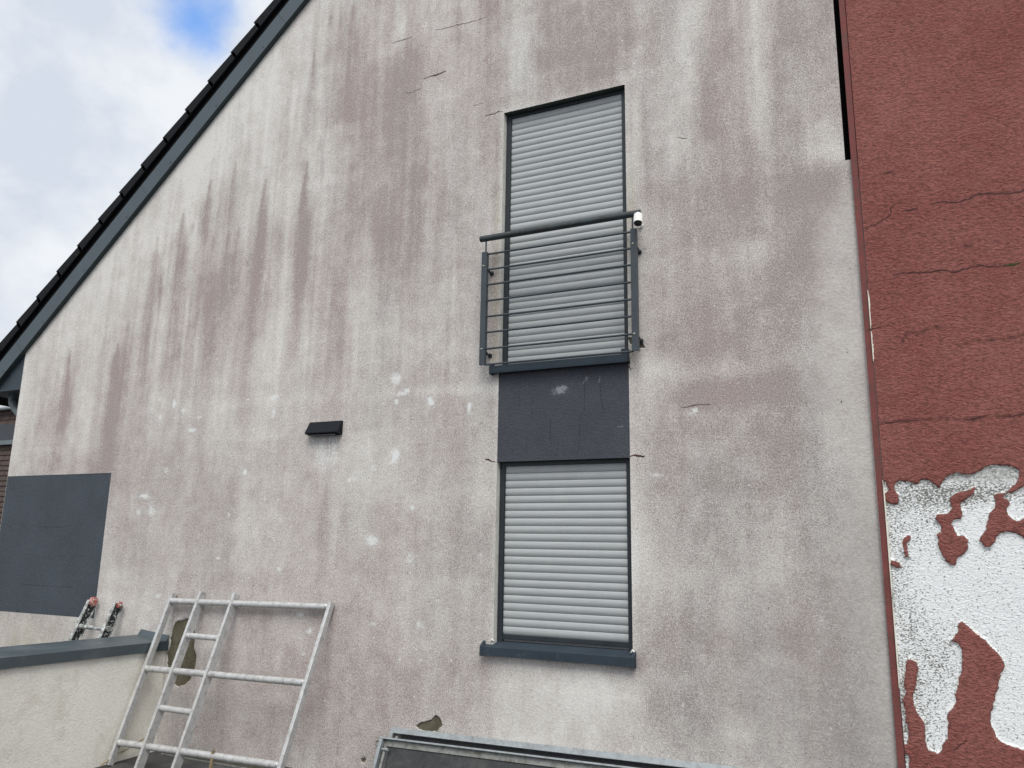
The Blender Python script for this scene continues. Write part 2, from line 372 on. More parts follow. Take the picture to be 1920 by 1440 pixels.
# ------------------------------------------------------------------ numeric noise for the surface maps
def vnoise(x, z, seed):
    xi = np.floor(x).astype(np.int64); zi = np.floor(z).astype(np.int64); fx = x-xi; fz = z-zi
    fx = fx*fx*(3-2*fx); fz = fz*fz*(3-2*fz)
    def h(a, b):
        n = (a*374761393 + b*668265263 + seed*974634777) & 0xffffffff
        n = ((n ^ (n >> 13))*1274126177) & 0xffffffff
        return ((n ^ (n >> 16)) & 0xffff)/65535.0
    return (h(xi, zi)*(1-fx)+h(xi+1, zi)*fx)*(1-fz) + (h(xi, zi+1)*(1-fx)+h(xi+1, zi+1)*fx)*fz
def fbm(x, z, seed, oct=4, g=.55):
    a = 1; s = 0; t_ = 0
    for i in range(oct):
        s = s + a*vnoise(x*2**i+17.3*i, z*2**i+5.1*i, seed+i); t_ += a; a *= g
    return s/t_
def sstep(a, b, x):
    t_ = np.clip((x-a)/(b-a), 0, 1); return t_*t_*(3-2*t_)
def sdf(poly, X, Z):
    P_ = np.array(poly); d = np.full(X.shape, 1e9); ins = np.zeros(X.shape, bool)
    for i in range(len(P_)):
        a = P_[i]; b = P_[(i+1) % len(P_)]; e = b-a
        t_ = np.clip(((X-a[0])*e[0]+(Z-a[1])*e[1])/max(1e-12, e@e), 0, 1)
        d = np.minimum(d, np.hypot(X-a[0]-t_*e[0], Z-a[1]-t_*e[1]))
        c = ((a[1] > Z) != (b[1] > Z)); xx = a[0]+(Z-a[1])*e[0]/(e[1] if abs(e[1]) > 1e-12 else 1e-12)
        ins ^= (c & (X < xx))
    return np.where(ins, d, -d)
def local(fn, box, X, Z, fill):
    out = np.full(X.shape, fill, float); k = (X > box[0]) & (X < box[1]) & (Z > box[2]) & (Z < box[3])
    if k.any(): out[k] = fn(X[k], Z[k])
    return out

# grid in the wall plane with holes; returns mesh data
def lines(a, b, step, must):
    g = list(np.arange(a, b, step)) + [b]
    for m_ in must:
        j = int(np.argmin([abs(q-m_) for q in g])); g[j] = m_
    return np.array(sorted(set(round(float(q), 5) for q in g)))
def grid_mesh(name, gx, gz, keep, Y, attrs, mats, parent, extra=None, ydisp=None):
    nx, nz = len(gx), len(gz); X, Z = np.meshgrid(gx, gz)
    X = X.ravel(); Z = Z.ravel()
    cx = (gx[:-1]+gx[1:])/2; cz = (gz[:-1]+gz[1:])/2; CX, CZ = np.meshgrid(cx, cz)
    K = keep(CX, CZ)
    jj, ii = np.nonzero(K)
    q = np.stack([jj*nx+ii, jj*nx+ii+1, (jj+1)*nx+ii+1, (jj+1)*nx+ii], 1)
    used = np.unique(q); remap = -np.ones(nx*nz, int); remap[used] = np.arange(len(used)); q = remap[q]
    X = X[used]; Z = Z[used]
    A = {k: np.asarray(f(X, Z), float) for k, f in attrs.items()}
    Yv = np.full(X.shape, Y) + (ydisp(X, Z) if ydisp else 0)
    V = np.stack([X, Yv, Z], 1); ev = []; ef = []; em = []
    if extra: ev, ef, em = extra
    off = np.array(ROOTOF(parent))
    nv = len(V)
    allv = np.vstack([V, np.array(ev).reshape(-1, 3)]) - off
    me = bpy.data.meshes.new(name)
    loops = np.concatenate([q.ravel(), np.array([i+nv for f in ef for i in f], int)]).astype(np.int32)
    tot = np.concatenate([np.full(len(q), 4), np.array([len(f) for f in ef], int)]).astype(np.int32)
    start = np.concatenate([[0], np.cumsum(tot)[:-1]]).astype(np.int32)
    me.vertices.add(len(allv)); me.vertices.foreach_set('co', allv.ravel().astype(np.float32))
    me.loops.add(len(loops)); me.loops.foreach_set('vertex_index', loops)
    me.polygons.add(len(tot)); me.polygons.foreach_set('loop_start', start); me.polygons.foreach_set('loop_total', tot)
    for mt in mats: me.materials.append(mt)
    mi = np.concatenate([np.zeros(len(q), int), np.array(em, int)]).astype(np.int32)
    me.polygons.foreach_set('material_index', mi)
    me.update(calc_edges=True); me.validate()
    for k, a in A.items():
        at_ = me.attributes.new(k, 'FLOAT', 'POINT'); full = np.zeros(len(allv), np.float32); full[:nv] = a; at_.data.foreach_set('value', full)
    o = bpy.data.objects.new(name, me); COL.objects.link(o); o.parent = parent
    return o

def crack_mesh(polys, Y, mi, wmax=.006):
    """thin jagged tapering ribbons lying 1.5 mm proud of the wall"""
    ev, ef, em = [], [], []
    for pts, wd, mm in polys:
        P_ = [np.array(p) for p in pts]; dense = []
        for a, b in zip(P_[:-1], P_[1:]):
            n = max(2, int(np.linalg.norm(b-a)/.018))
            for i in range(n):
                t_ = i/n; q = a+(b-a)*t_; dense.append(q + rng.normal(0, .0035, 2))
        dense.append(P_[-1]); n = len(dense); b0 = len(ev)
        for i, q in enumerate(dense):
            ww = wd*(.35+.65*math.sin(math.pi*min(1, max(0, (i+.3)/(n-.4)))))*(.55+.9*random.random())/2
            d = dense[min(i+1, n-1)]-dense[max(i-1, 0)]; d = d/max(1e-9, np.linalg.norm(d)); nn = np.array([-d[1], d[0]])
            for s_ in (-1, 1):
                e = q+nn*ww*s_; ev.append((e[0], Y-.0015, e[1]))
        for i in range(n-1): ef.append((b0+2*i, b0+2*i+2, b0+2*i+3, b0+2*i+1)); em.append(mm)
    return ev, ef, em

# ================================================================== GROUND
bmg = MB(); bmg.box((-60, -40, .02), (60, 60, .22))
g_ = bmg.build('ground', M_ground); tag(g_, kind='structure')

# ================================================================== GABLE HOUSE
house = empty('gable_house', (-4.4, 0, .22), 'pale stained rendered gable house with two shuttered windows one above the other', 'house')
SL = .9036; BZ = 12.183           # the rake: z = SL*x + BZ
ANG = math.atan(SL); al = np.array([math.cos(ANG), 0, math.sin(ANG)]); nr = np.array([-math.sin(ANG), 0, math.cos(ANG)])
XL, XG, XR = -8.845, -.058, -.020
ZG = 4.805
WX0, WX1 = -2.748, -1.655
UZ0, UZ1 = 3.515, 5.808
LZ0, LZ1 = 1.352, 2.755
SZ1 = 3.49
PX1, PZ0, PZ1 = -7.172, 1.328, 2.772
gx = lines(XL, XR, .0155, (WX0, WX1, XG, PX1))
def refine(g, a, b): return np.array(sorted(set(list(g)+[round(float(q), 5) for q in np.arange(a, b, .004)])))
gz = np.concatenate([lines(.22, 7.75, .0155, (ZG, UZ0, UZ1, LZ0, LZ1, SZ1, PZ0, PZ1)), np.arange(7.9, 10.2, .15)])
_a, _b = W(776, 1375), W(831, 1338)
gx = refine(gx, _a[0], _b[0]); gz = refine(gz, _a[2], _b[2]); _a, _b = W(1175, 660), W(1212, 626); gx = refine(gx, _a[0], _b[0]); gz = refine(gz, _a[2], _b[2])
_a, _b = W(310, 1290), W(370, 1160); gx = refine(gx, _a[0], _b[0])
def keep(CX, CZ):
    k = CZ < SL*CX+BZ-.012 + .06
    k &= CZ < 10 - .9*(CX+2.4)
    k &= ~((CX > XG) & (CZ > ZG))
    k &= ~((CX > WX0) & (CX < WX1) & (CZ > LZ0) & (CZ < UZ1))
    k &= ~((CX < PX1) & (CZ > PZ0) & (CZ < PZ1))
    return k

# --- surface maps. Everything below says where on the real wall each stain and tone sits (picture points surveyed onto the wall plane).
def blob(px, py, rx, ry, amt, soft=1.0, hard=False):
    c = W(px, py); a = W(px+rx, py); b = W(px, py-ry)
    return (c[0], c[2], abs(a[0]-c[0]), abs(b[2]-c[2]), amt, hard)
def addblobs(L_, X, Z, wob=.5):
    out = np.zeros(X.shape); f1 = (fbm(X*7, Z*6, 141, 3)-.5)*.09; f2 = (fbm(X*7, Z*6, 147, 3)-.5)*.09
    wx = (fbm(X*1.3, Z*1.0, 91)-.5)*wob; wz = (fbm(X*1.3, Z*1.0, 77)-.5)*wob
    for x, z, rx, rz, amt, hard in L_:
        d = ((X+wx*min(1, 2.2*rx)+f1*min(1, 6*rx)-x)/rx)**2 + ((Z+wz*min(1, 2.2*rz)+f2*min(1, 6*rz)-z)/rz)**2
        out += amt*(np.exp(-d*.75) if not hard else 1-sstep(.65, 1.25, np.sqrt(d)))
    return out
DIRT_TONE = [blob(*b) for b in (
    (800, 60, 150, 110, .26), (930, 60, 26, 110, -.10), (660, 40, 40, 60, .12), (720, 230, 55, 170, .16), (850, 260, 60, 120, .06),
    (975, 110, 20, 100, -.42), (1085, 60, 60, 90, .20), (1110, 60, 12, 80, -.14), (1200, 70, 40, 70, .05), (1285, 90, 22, 120, -.42), (1275, 230, 18, 90, -.25), (1360, 120, 42, 160, .22),
    (1425, 130, 20, 150, -.33), (1470, 110, 30, 130, .15), (1540, 110, 30, 90, -.02), (1545, 265, 45, 34, -.34), (1572, 285, 20, 20, -.25), (1270, 285, 30, 30, -.12),
    (1480, 340, 90, 40, .18), (1560, 335, 34, 34, .26), (1510, 420, 70, 80, .34), (1400, 440, 100, 90, .18), (1320, 530, 110, 60, .20), (1480, 560, 70, 70, .28),
    (1405, 470, 26, 50, -.30), (1350, 620, 130, 60, .24), (1290, 610, 70, 60, .10), (1500, 640, 50, 60, .06), (1360, 690, 150, 14, -.22),
    (1330, 735, 120, 24, .34), (1470, 705, 70, 30, .30), (1480, 745, 60, 26, .20), (1240, 690, 30, 26, -.25), (1215, 720, 30, 60, -.26), (1280, 800, 60, 40, -.02),
    (1390, 840, 120, 80, .10), (1330, 850, 40, 30, -.16), (1500, 830, 30, 50, .10), (1300, 960, 100, 90, .16), (1440, 950, 80, 80, .15), (1480, 990, 26, 16, -.22),
    (1420, 1080, 140, 50, -.06), (1240, 1070, 40, 70, -.14), (1340, 1190, 100, 44, .24), (1500, 1195, 36, 28, .26), (1440, 1235, 34, 12, -.16),
    (1330, 1260, 80, 60, .10), (1400, 1320, 160, 90, .10), (1375, 1375, 30, 14, -.36), (1500, 1330, 60, 60, .06),
    (1205, 600, 20, 150, -.05), (1190, 330, 14, 130, -.20), (1195, 940, 16, 170, -.26), (1215, 1180, 20, 90, -.14),
    (1300, 350, 80, 60, .05),
    # left of the windows
    (480, 180, 120, 180, -.22), (300, 330, 90, 160, -.16), (560, 170, 40, 110, -.12), (640, 170, 28, 110, -.22), (610, 350, 26, 70, -.26), (480, 430, 28, 220, -.16),
    (200, 520, 90, 80, -.20), (120, 640, 60, 110, -.12), (160, 840, 120, 26, -.18), (230, 690, 60, 80, -.06),
    (560, 640, 60, 90, -.12), (525, 620, 16, 170, -.22), (690, 700, 22, 260, -.20), (690, 950, 20, 130, -.10), (470, 640, 24, 130, .26), (440, 560, 60, 60, .16), (350, 560, 70, 60, .16),
    (620, 640, 30, 130, .18), (750, 600, 34, 90, .10), (830, 480, 90, 120, .06), (740, 470, 70, 60, .14), (870, 470, 60, 80, .06), (850, 170, 30, 30, -.18), (720, 345, 30, 20, -.2), (810, 200, 40, 40, -.16),
    (880, 620, 40, 60, -.02), (900, 730, 60, 10, -.32), (760, 736, 130, 8, -.20), (480, 752, 150, 12, -.14), (480, 690, 46, 20, -.18), (840, 800, 70, 70, .05),
    (905, 905, 18, 70, -.30), (900, 860, 24, 60, -.18), (890, 1010, 30, 60, -.05), (280, 880, 50, 60, .05), (330, 950, 60, 80, .02), (430, 900, 40, 160, .04),
    (450, 1010, 24, 120, -.12), (560, 930, 30, 90, .10), (640, 1160, 60, 130, .14), (720, 1250, 90, 80, .14), (850, 1220, 70, 120, .12), (600, 1330, 70, 90, .16),
    (450, 1330, 130, 100, .10), (380, 1180, 60, 60, .04), (740, 1010, 60, 100, .02), (660, 1300, 30, 90, -.06), (820, 1330, 60, 60, .06), (520, 1200, 60, 60, .10),
    (900, 1130, 18, 60, -.02), (60, 1190, 70, 24, -.16), (190, 1010, 16, 100, -.12), (250, 1130, 40, 60, .02),
    (1060, 1330, 130, 90, -.60), (960, 1380, 70, 50, -.26), (1150, 1300, 60, 46, -.30), (1060, 1290, 110, 30, -.2), (1015, 1420, 90, 30, -.15),
    (1195, 1245, 16, 24, .30), (1160, 150, 44, 10, -.25), (960, 205, 24, 8, -.2),
)]
DIRT_TONE += [blob(*b) for b in ((1565, 520, 34, 170, -.42), (1575, 800, 44, 170, -.22), (1600, 1050, 50, 170, .02), (1580, 1290, 110, 200, .30), (1450, 1150, 160, 220, .12), (1420, 1330, 110, 80, .08), (1640, 1300, 60, 220, .15))]  # paler along the right edge, darker tone towards the lower right
MAUVE = [blob(*b) for b in ((800, 60, 160, 120, .5), (730, 330, 90, 150, .35), (1360, 150, 60, 170, .5), (1400, 560, 200, 160, .4), (1340, 740, 150, 40, .3), (400, 560, 130, 160, .35),
    (130, 700, 30, 120, .7), (470, 640, 60, 120, .4), (640, 640, 60, 140, .3), (560, 960, 60, 130, .4), (650, 1250, 180, 170, .4), (440, 1180, 130, 160, .3), (850, 560, 110, 200, .15),
    (1300, 1000, 140, 100, .1), (1480, 1000, 60, 90, .1), (1430, 1300, 160, 120, -.15), (690, 800, 24, 260, -.5), (975, 110, 24, 100, -.5), (620, 330, 30, 120, -.4), (1285, 150, 30, 200, -.3),
    (150, 760, 120, 200, .2), (300, 1000, 90, 140, .2))]
CLEAN = [blob(*b) for b in ((742, 712, 12, 13, .95), (752, 738, 13, 5, .8), (740, 852, 10, 14, 1.1), (697, 1013, 15, 13, .95), (767, 1044, 11, 20, .55), (790, 1065, 40, 22, .28), (700, 878, 6, 8, .7), (665, 898, 4, 4, .7),
    (272, 930, 14, 6, .9), (283, 955, 7, 18, .7), (268, 895, 10, 5, .6), (312, 882, 5, 12, .6), (300, 960, 14, 5, .5), (283, 768, 6, 9, .65), (327, 757, 4, 14, .6), (520, 745, 30, 9, .42), (395, 764, 34, 4, .5), (465, 748, 6, 4, .7),
    (786, 1170, 6, 12, .75), (776, 1208, 8, 14, .55), (900, 1120, 8, 22, .5), (872, 1210, 16, 20, .4), (490, 968, 4, 10, .6), (497, 935, 4, 5, .8), (460, 1220, 4, 16, .6), (497, 1222, 5, 6, .5),
    (905, 730, 50, 7, .36), (850, 116, 14, 14, .36), (836, 158, 20, 10, .3), (1377, 1377, 26, 11, .5), (1480, 988, 16, 9, .42), (1437, 1238, 22, 7, .35), (1402, 618, 7, 6, .55), (1515, 618, 10, 6, .45),
    (1245, 1226, 20, 7, .4), (1382, 680, 6, 5, .6), (1340, 842, 20, 8, .28), (1560, 292, 22, 12, .3), (1325, 1215, 8, 5, .4), (724, 1110, 6, 6, .4), (905, 920, 12, 50, .30), (609, 866, 28, 26, .55), (655, 890, 16, 18, .25),
    (390, 1240, 5, 12, .4), (180, 884, 130, 4, .34), (1235, 705, 16, 12, .3), (1180, 300, 4, 120, .3), (1181, 1000, 3, 150, .4), (928, 1000, 3, 110, .3))]
for _i in range(70):
    _x = random.uniform(240, 915); _y = random.choice((random.uniform(720, 790), random.uniform(760, 1320), random.uniform(860, 1250))); _r = random.uniform(2, 6)
    CLEAN.append(blob(_x, _y, _r*random.uniform(.7, 1.8), _r*random.uniform(.6, 1.6), random.uniform(.55, 1.0)))
for _i in range(26):
    _x = random.uniform(1210, 1560); _y = random.uniform(560, 1400); _r = random.uniform(3, 8)
    CLEAN.append(blob(_x, _y, _r*random.uniform(.8, 2), _r*random.uniform(.5, 1.2), random.uniform(.35, .7)))
DR = []   # (x, z_top, length, width, strength)
def drip(px, py, ln, wd, amt):
    c = W(px, py); a = W(px+wd, py); b = W(px, py+ln); DR.append((c[0], c[2], abs(c[2]-b[2]), abs(a[0]-c[0]), amt))
for d_ in ((395, 335, 130, 7, .62), (442, 300, 150, 7, .40), (345, 398, 150, 11, .60), (350, 440, 60, 4, .3), (499, 332, 260, 9, .62), (430, 430, 190, 9, .42), (577, 300, 330, 11, .60), (602, 250, 60, 4, .35), (606, 296, 40, 3, .35),
           (297, 440, 230, 8, .5), (338, 338, 60, 5, .2), (400, 440, 200, 14, .34), (448, 420, 150, 8, .30), (362, 415, 20, 3, .5), (506, 495, 120, 6, .34), (302, 515, 60, 3, .45), (222, 640, 260, 12, .50), (132, 655, 240, 7, .6), (243, 600, 130, 10, .3),
           (190, 512, 50, 4, .3), (590, 90, 130, 5, .45), (620, 26, 20, 3, .5), (663, 0, 170, 9, .42), (680, 20, 400, 30, .22), (555, 100, 80, 5, .25), (775, 10, 200, 16, .25), (735, 20, 60, 8, .2), (540, 180, 120, 8, .22), (480, 220, 90, 8, .2),
           (455, 230, 120, 6, .22), (565, 250, 120, 8, .18), (612, 905, 160, 7, .28), (640, 0, 420, 8, .18), (930, 0, 60, 10, .22), (1080, 0, 150, 40, .16), (1205, 150, 160, 6, .22), (1452, 60, 140, 10, .24), (860, 10, 120, 16, .14), (155, 500, 40, 4, .2), (110, 690, 180, 10, .22),
           (275, 620, 220, 12, .18), (360, 640, 260, 16, .16), (330, 560, 160, 10, .16), (1000, 60, 110, 12, .2), (1140, 80, 90, 14, .12)):
    drip(*d_)
LD = []   # paler washed streaks
def pale(px, py, ln, wd, amt):
    c = W(px, py); a = W(px+wd, py); b = W(px, py+ln); LD.append((c[0], c[2], abs(c[2]-b[2]), abs(a[0]-c[0]), amt))
for d_ in ((505, 430, 400, 12, .22), (415, 400, 200, 6, .22), (320, 470, 300, 7, .20), (465, 360, 160, 10, .18), (380, 690, 300, 6, .14), (375, 560, 200, 4, .2), (298, 520, 180, 3, .25), (545, 330, 200, 12, .16), (720, 60, 260, 9, .18), (755, 0, 80, 8, .2), (800, 330, 350, 10, .10), (460, 880, 260, 10, .14)):
    pale(*d_)
def streaks(X, Z):
    s = (fbm(X*5, Z*.28, 5, 4, .62)-.5)*.46 + (fbm(X*21, Z*.8, 15, 3, .6)-.5)*.30 + (np.abs(fbm(X*11, Z*.4, 25, 3)-.5)*2-.3)*.16
    return s
def boards(X, Z):
    # the insulation boards behind the coat weather differently: long rectangles 1.2 x 0.6 m in running bond
    Zj = Z+(fbm(X*3, Z*0, 201, 3)-.5)*.05; row = np.floor(Zj/.61); Xj = X+(row % 2)*.6+(fbm(Z*3, X*0, 205, 3)-.5)*.06; col = np.floor(Xj/1.22)
    v = vnoise(col*7.13+.5, row*3.77+.5, 210)-.5
    fz = Zj/.61-row; return v*.25*(.4+.6*sstep(0, .10, fz)*(1-sstep(.8, 1, fz))) - .05*np.exp(-((fz-.5)*0+np.minimum(fz, 1-fz))**2/.0016)*(vnoise(X*1.3, row, 214))
def dirt_tonemap(X, Z):
    rake = (SL*X+BZ-Z)*math.cos(ANG)              # distance below the verge
    D = .63 + .0*X
    D = D + streaks(X, Z)*(.45+.75*sstep(2.6, 4.0, Z))*(1-.35*sstep(-3.4, -1.2, X))
    D = D + (fbm(X*1.1, Z*1.0, 33, 5)-.5)*.62 + (fbm(X*5, Z*4.5, 43, 4)-.5)*.26
    D = D + boards(X, Z)
    D = D - .20*(1-sstep(.1, 1.1, rake)) - .06*(1-sstep(0, 3.0, rake))
    D = D + addblobs(DIRT_TONE, X, Z, .5)*.86
    wx = (vnoise(X*0+3, Z*2.2, 8)-.5)*.03
    for x, z, ln, wd, amt in DR:
        k = (X > x-.9) & (X < x+.9) & (Z < z+.03) & (Z > z-ln*1.8)
        xs, zs = X[k], Z[k]; dz = z-zs
        ww = wd*1.35*np.clip(dz/(ln*.42)+.08, .1, 1.15)
        core = np.exp(-(np.abs(xs+wx[k]*np.clip(dz*2, 0, 1)-x-(-.10*wd*0))/ww)**2.2)
        D[k] += amt*.78*core*(.45+1.1*fbm(xs*34, zs*1.6, 121, 3))*sstep(-.005, .03, dz)*(1-sstep(ln*.55, ln*1.5, dz))
    for x, z, ln, wd, amt in LD:
        k = (X > x-.9) & (X < x+.9) & (Z < z+.1) & (Z > z-ln*1.6)
        xs, zs = X[k], Z[k]; dz = z-zs
        D[k] -= amt*np.exp(-(np.abs(xs+wx[k]-x)/wd)**2)*sstep(-.1, .3, dz)*(1-sstep(ln*.7, ln*1.3, dz))
    # courses of insulation board that show through
    for z0, a in ((3.38, .05), (2.9, .03), (4.9, .03), (6.2, .03)):
        D += a*(sstep(-.02, .02, z0-Z)-sstep(.05, .5, z0-Z))*(vnoise(X*.8, Z*0, 21))
    # paler rims at openings
    for (a0, a1, b0, b1) in ((WX0, WX1, LZ0, UZ1),):
        dx = np.maximum(np.maximum(a0-X, X-a1), 0); dz_ = np.maximum(np.maximum(b0-Z, Z-b1), 0); d = np.hypot(dx, dz_)
        D -= .22*np.exp(-(d/.035)**2)
        # run-off behind the railing stands darker
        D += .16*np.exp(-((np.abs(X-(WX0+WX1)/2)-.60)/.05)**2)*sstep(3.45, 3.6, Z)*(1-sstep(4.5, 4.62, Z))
    D = D - .12*np.exp(-((X-XL)/.10)**2)
    D = D + (.5-np.abs(fbm(X*3.1, Z*.9, 301, 5, .62)-.5)*4.2).clip(-.5, .5)*.13 + (fbm(X*17, Z*13, 305, 4, .65)-.5)*.30
    sm = smoothmap(X, Z)*(X > -1.0); D = D*(1-.75*sm) + .75*sm*(.56+.12*sstep(3.2, .8, Z)+(fbm(X*2, Z*1.6, 309, 4)-.5)*.4)  # smooth strip pulled to one tone, darker towards the ground
    D = D + .30*addblobs([blob(1545, 350, 34, 34, 1), blob(1520, 400, 40, 60, .5)], X, Z, .3)
    return np.clip(D, 0, 1.15)
def mauvemap(X, Z):
    m_ = .52 + (fbm(X*1.6, Z*.6, 63, 4)-.5)*.9 + (fbm(X*10, Z*1.0, 66, 3)-.5)*.35 + addblobs(MAUVE, X, Z, .5)*.8
    m_ = m_ - .22*sstep(-1.7, -.9, X)*sstep(3.1, 2.3, Z) - .15*sstep(-.6, -.2, X)*(Z < 4.8)
    return np.clip(m_, 0, .9)
def cleanmap(X, Z):
    c = np.clip(addblobs(CLEAN, X, Z, .25), 0, 1.1)
    a = W(590, 820); b = W(634, 886)           # washed rectangle under the wall lamp
    k = sstep(a[0]-.05, a[0]+.05, X)*(1-sstep(b[0]-.05, b[0]+.05, X))*(1-sstep(a[2]-.01, a[2]+.02, Z))*sstep(b[2]-.12, b[2]+.10, Z+(fbm(X*30, Z*0, 73, 2)-.5)*.15)
    st = np.clip((fbm(X*60, Z*1.5, 71, 2)-.5)*3, -1, 1)*sstep(b[2]+.05, a[2], Z)
    c = np.maximum(c, k*(.66-.30*np.clip(st, 0, 1)))
    k2 = np.exp(-((X-(-2.15))/.75)**4)*np.exp(-((Z-.95)/.33)**4)
    c = np.maximum(c, k2*.36)
    return c
def smoothmap(X, Z):
    s = sstep(-.42, -.10, X+(fbm(X*2, Z*1.5, 55)-.5)*.5)*(1-sstep(4.45, 4.7, Z))
    s = np.maximum(s, .8*np.clip(-addblobs([blob(1060, 1340, 120, 90, -1.0)], X, Z), 0, 1))
    s = np.maximum(s, .5*sstep(2.4, 1.2, Z)*sstep(-1.5, -.6, X))
    return np.clip(s, 0, 1)
BARE = [
    [(344,1161),(352,1160),(362,1172),(366,1190),(363,1215),(368,1232),(363,1258),(356,1275),(345,1284),(333,1288),(325,1280),(322,1262),(314,1250),(313,1226),(319,1205),(322,1180),(330,1166)],
    [(780,1361),(788,1355),(797,1353),(808,1350),(811,1346),(817,1341),(823,1345),(827,1352),(829,1360),(823,1366),(820,1372),(800,1372),(784,1366)],
    [(676,1424),(683,1421),(684,1415),(686,1424),(683,1430),(677,1429)],
    [(1178,632),(1185,633),(1198,630),(1201,636),(1206,646),(1209,652),(1200,652),(1190,648),(1180,644)],
    [(252,1402),(247,1394),(250,1376),(260,1366),(272,1357),(276,1372),(262,1392)],
]
BAREW = [wl(b) for b in BARE]
def baremap(X, Z):
    s = np.full(X.shape, -.2)
    for P_ in BAREW:
        a = np.array(P_); bx = (a[:,0].min()-.08, a[:,0].max()+.08, a[:,1].min()-.08, a[:,1].max()+.08)
        s = np.maximum(s, local(lambda x, z: sdf(P_, x, z), bx, X, Z, -.2))
    # the render has broken off along the foot of the wall
    foot = (.262 + .045*(fbm(X*7, Z*0, 31, 4)-.35)) - Z
    s = np.maximum(s, foot)
    return np.clip(s, -.2, .2)
def mossmap(X, Z):
    a = W(340, 1240); d = np.exp(-(((X-a[0])/.10)**2+((Z-a[2])/.2)**2))
    e = .55*np.exp(-((X+8.3)/.7)**2)*sstep(1.4, 1.2, Z)*fbm(X*12, Z*2, 81, 3)
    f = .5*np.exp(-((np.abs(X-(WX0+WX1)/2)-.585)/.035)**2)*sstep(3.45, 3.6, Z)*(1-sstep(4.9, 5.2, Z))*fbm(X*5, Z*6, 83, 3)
    return np.clip(e+f, 0, 1)

gc = []
def crk(pts, wd, mm): gc.append((wl(pts), wd, mm))
crk([(734,81),(748,77),(774,69)], .006, 1); crk([(816,56),(835,53),(853,48),(880,42),(912,32)], .005, 1); crk([(910,217),(920,214),(928,213),(934,210),(943,209)], .007, 2)
crk([(888,197),(900,195),(907,192)], .004, 1); crk([(910,861),(916,862),(922,864),(929,866)], .012, 2); crk([(1181,856),(1188,852),(1196,855),(1203,856),(1209,854)], .013, 2)
crk([(1275,764),(1290,762),(1300,759),(1333,758)], .006, 1); crk([(1176,668),(1180,676),(1178,684),(1184,693)], .010, 1); crk([(1182,670),(1181,690)], .005, 1)
crk([(794,148),(806,143),(818,141),(837,133)], .012, 1); crk([(756,175),(772,173),(792,164)], .004, 1); crk([(1270,258),(1290,259)], .004, 1); crk([(296,1337),(294,1365),(292,1392)], .006, 1)
for x_, l_ in ((592, 10), (597, 22), (603, 14), (608, 30), (615, 18), (621, 36), (628, 12), (634, 26)): crk([(x_,820),(x_-.5,820+l_)], .0035, 5)
crk([(1577,752),(1577,755)], .008, 1)
ev, ef, em = crack_mesh(gc, 0, 1)
# reveals, side wall and back wall belong to the same masonry
def quad(a, b, c, d, mm):
    i = len(ev); ev.extend([a, b, c, d]); ef.append((i, i+1, i+2, i+3)); em.append(mm)
RD = .070
for (z0, z1) in ((LZ0, LZ1), (UZ0, UZ1)):
    quad((WX0, 0, z0), (WX0, RD+.03, z0), (WX0, RD+.03, z1), (WX0, 0, z1), 3)
    quad((WX1, RD+.03, z0), (WX1, 0, z0), (WX1, 0, z1), (WX1, RD+.03, z1), 3)
for (z0, z1) in ((LZ1, UZ0),):
    quad((WX0, 0, z0), (WX0, .01, z0), (WX0, .01, z1), (WX0, 0, z1), 3); quad((WX1, .01, z0), (WX1, 0, z0), (WX1, 0, z1), (WX1, .01, z1), 3)
quad((WX0, RD+.03, UZ1), (WX1, RD+.03, UZ1), (WX1, 0, UZ1), (WX0, 0, UZ1), 4)
quad((WX0, RD+.03, LZ1), (WX1, RD+.03, LZ1), (WX1, .006, LZ1), (WX0, .006, LZ1), 4)
quad((WX0, 0, LZ0), (WX1, 0, LZ0), (WX1, RD+.03, LZ0), (WX0, RD+.03, LZ0), 3)
quad((WX0, 0, UZ0), (WX1, 0, UZ0), (WX1, RD+.03, UZ0), (WX0, RD+.03, UZ0), 3)
quad((XL, 9, .22), (XL, 0, .22), (XL, 0, SL*XL+BZ), (XL, 9, SL*XL+BZ), 3)
quad((XG, 0, ZG), (XG, .5, ZG), (XG, .5, 8.2), (XG, 0, 8.2), 3)
quad((XG, 0, ZG), (XR, 0, ZG), (XR, .5, ZG), (XG, .5, ZG), 3)
M_dripm = simple('drip_stain', (.33, .32, .30), .9, var=.3, scale=40)
M_lint = simple('lintel_profile', (.030, .042, .038), .6, var=.3, scale=9, dirt=(.06, .07, .05), dscale=12)
wall = grid_mesh('wall', gx, gz, keep, 0.0, {'dirt': dirt_tonemap, 'mauve': mauvemap, 'clean': cleanmap, 'bare': baremap, 'smoothness': smoothmap, 'moss': mossmap},
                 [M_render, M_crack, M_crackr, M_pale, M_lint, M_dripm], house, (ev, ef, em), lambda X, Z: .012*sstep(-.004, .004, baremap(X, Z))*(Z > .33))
b_ = MB(); b_.box((XG+.001, .35, ZG), (.3, .36, 8.2)); b_.build('joint_filler', M_black, house)

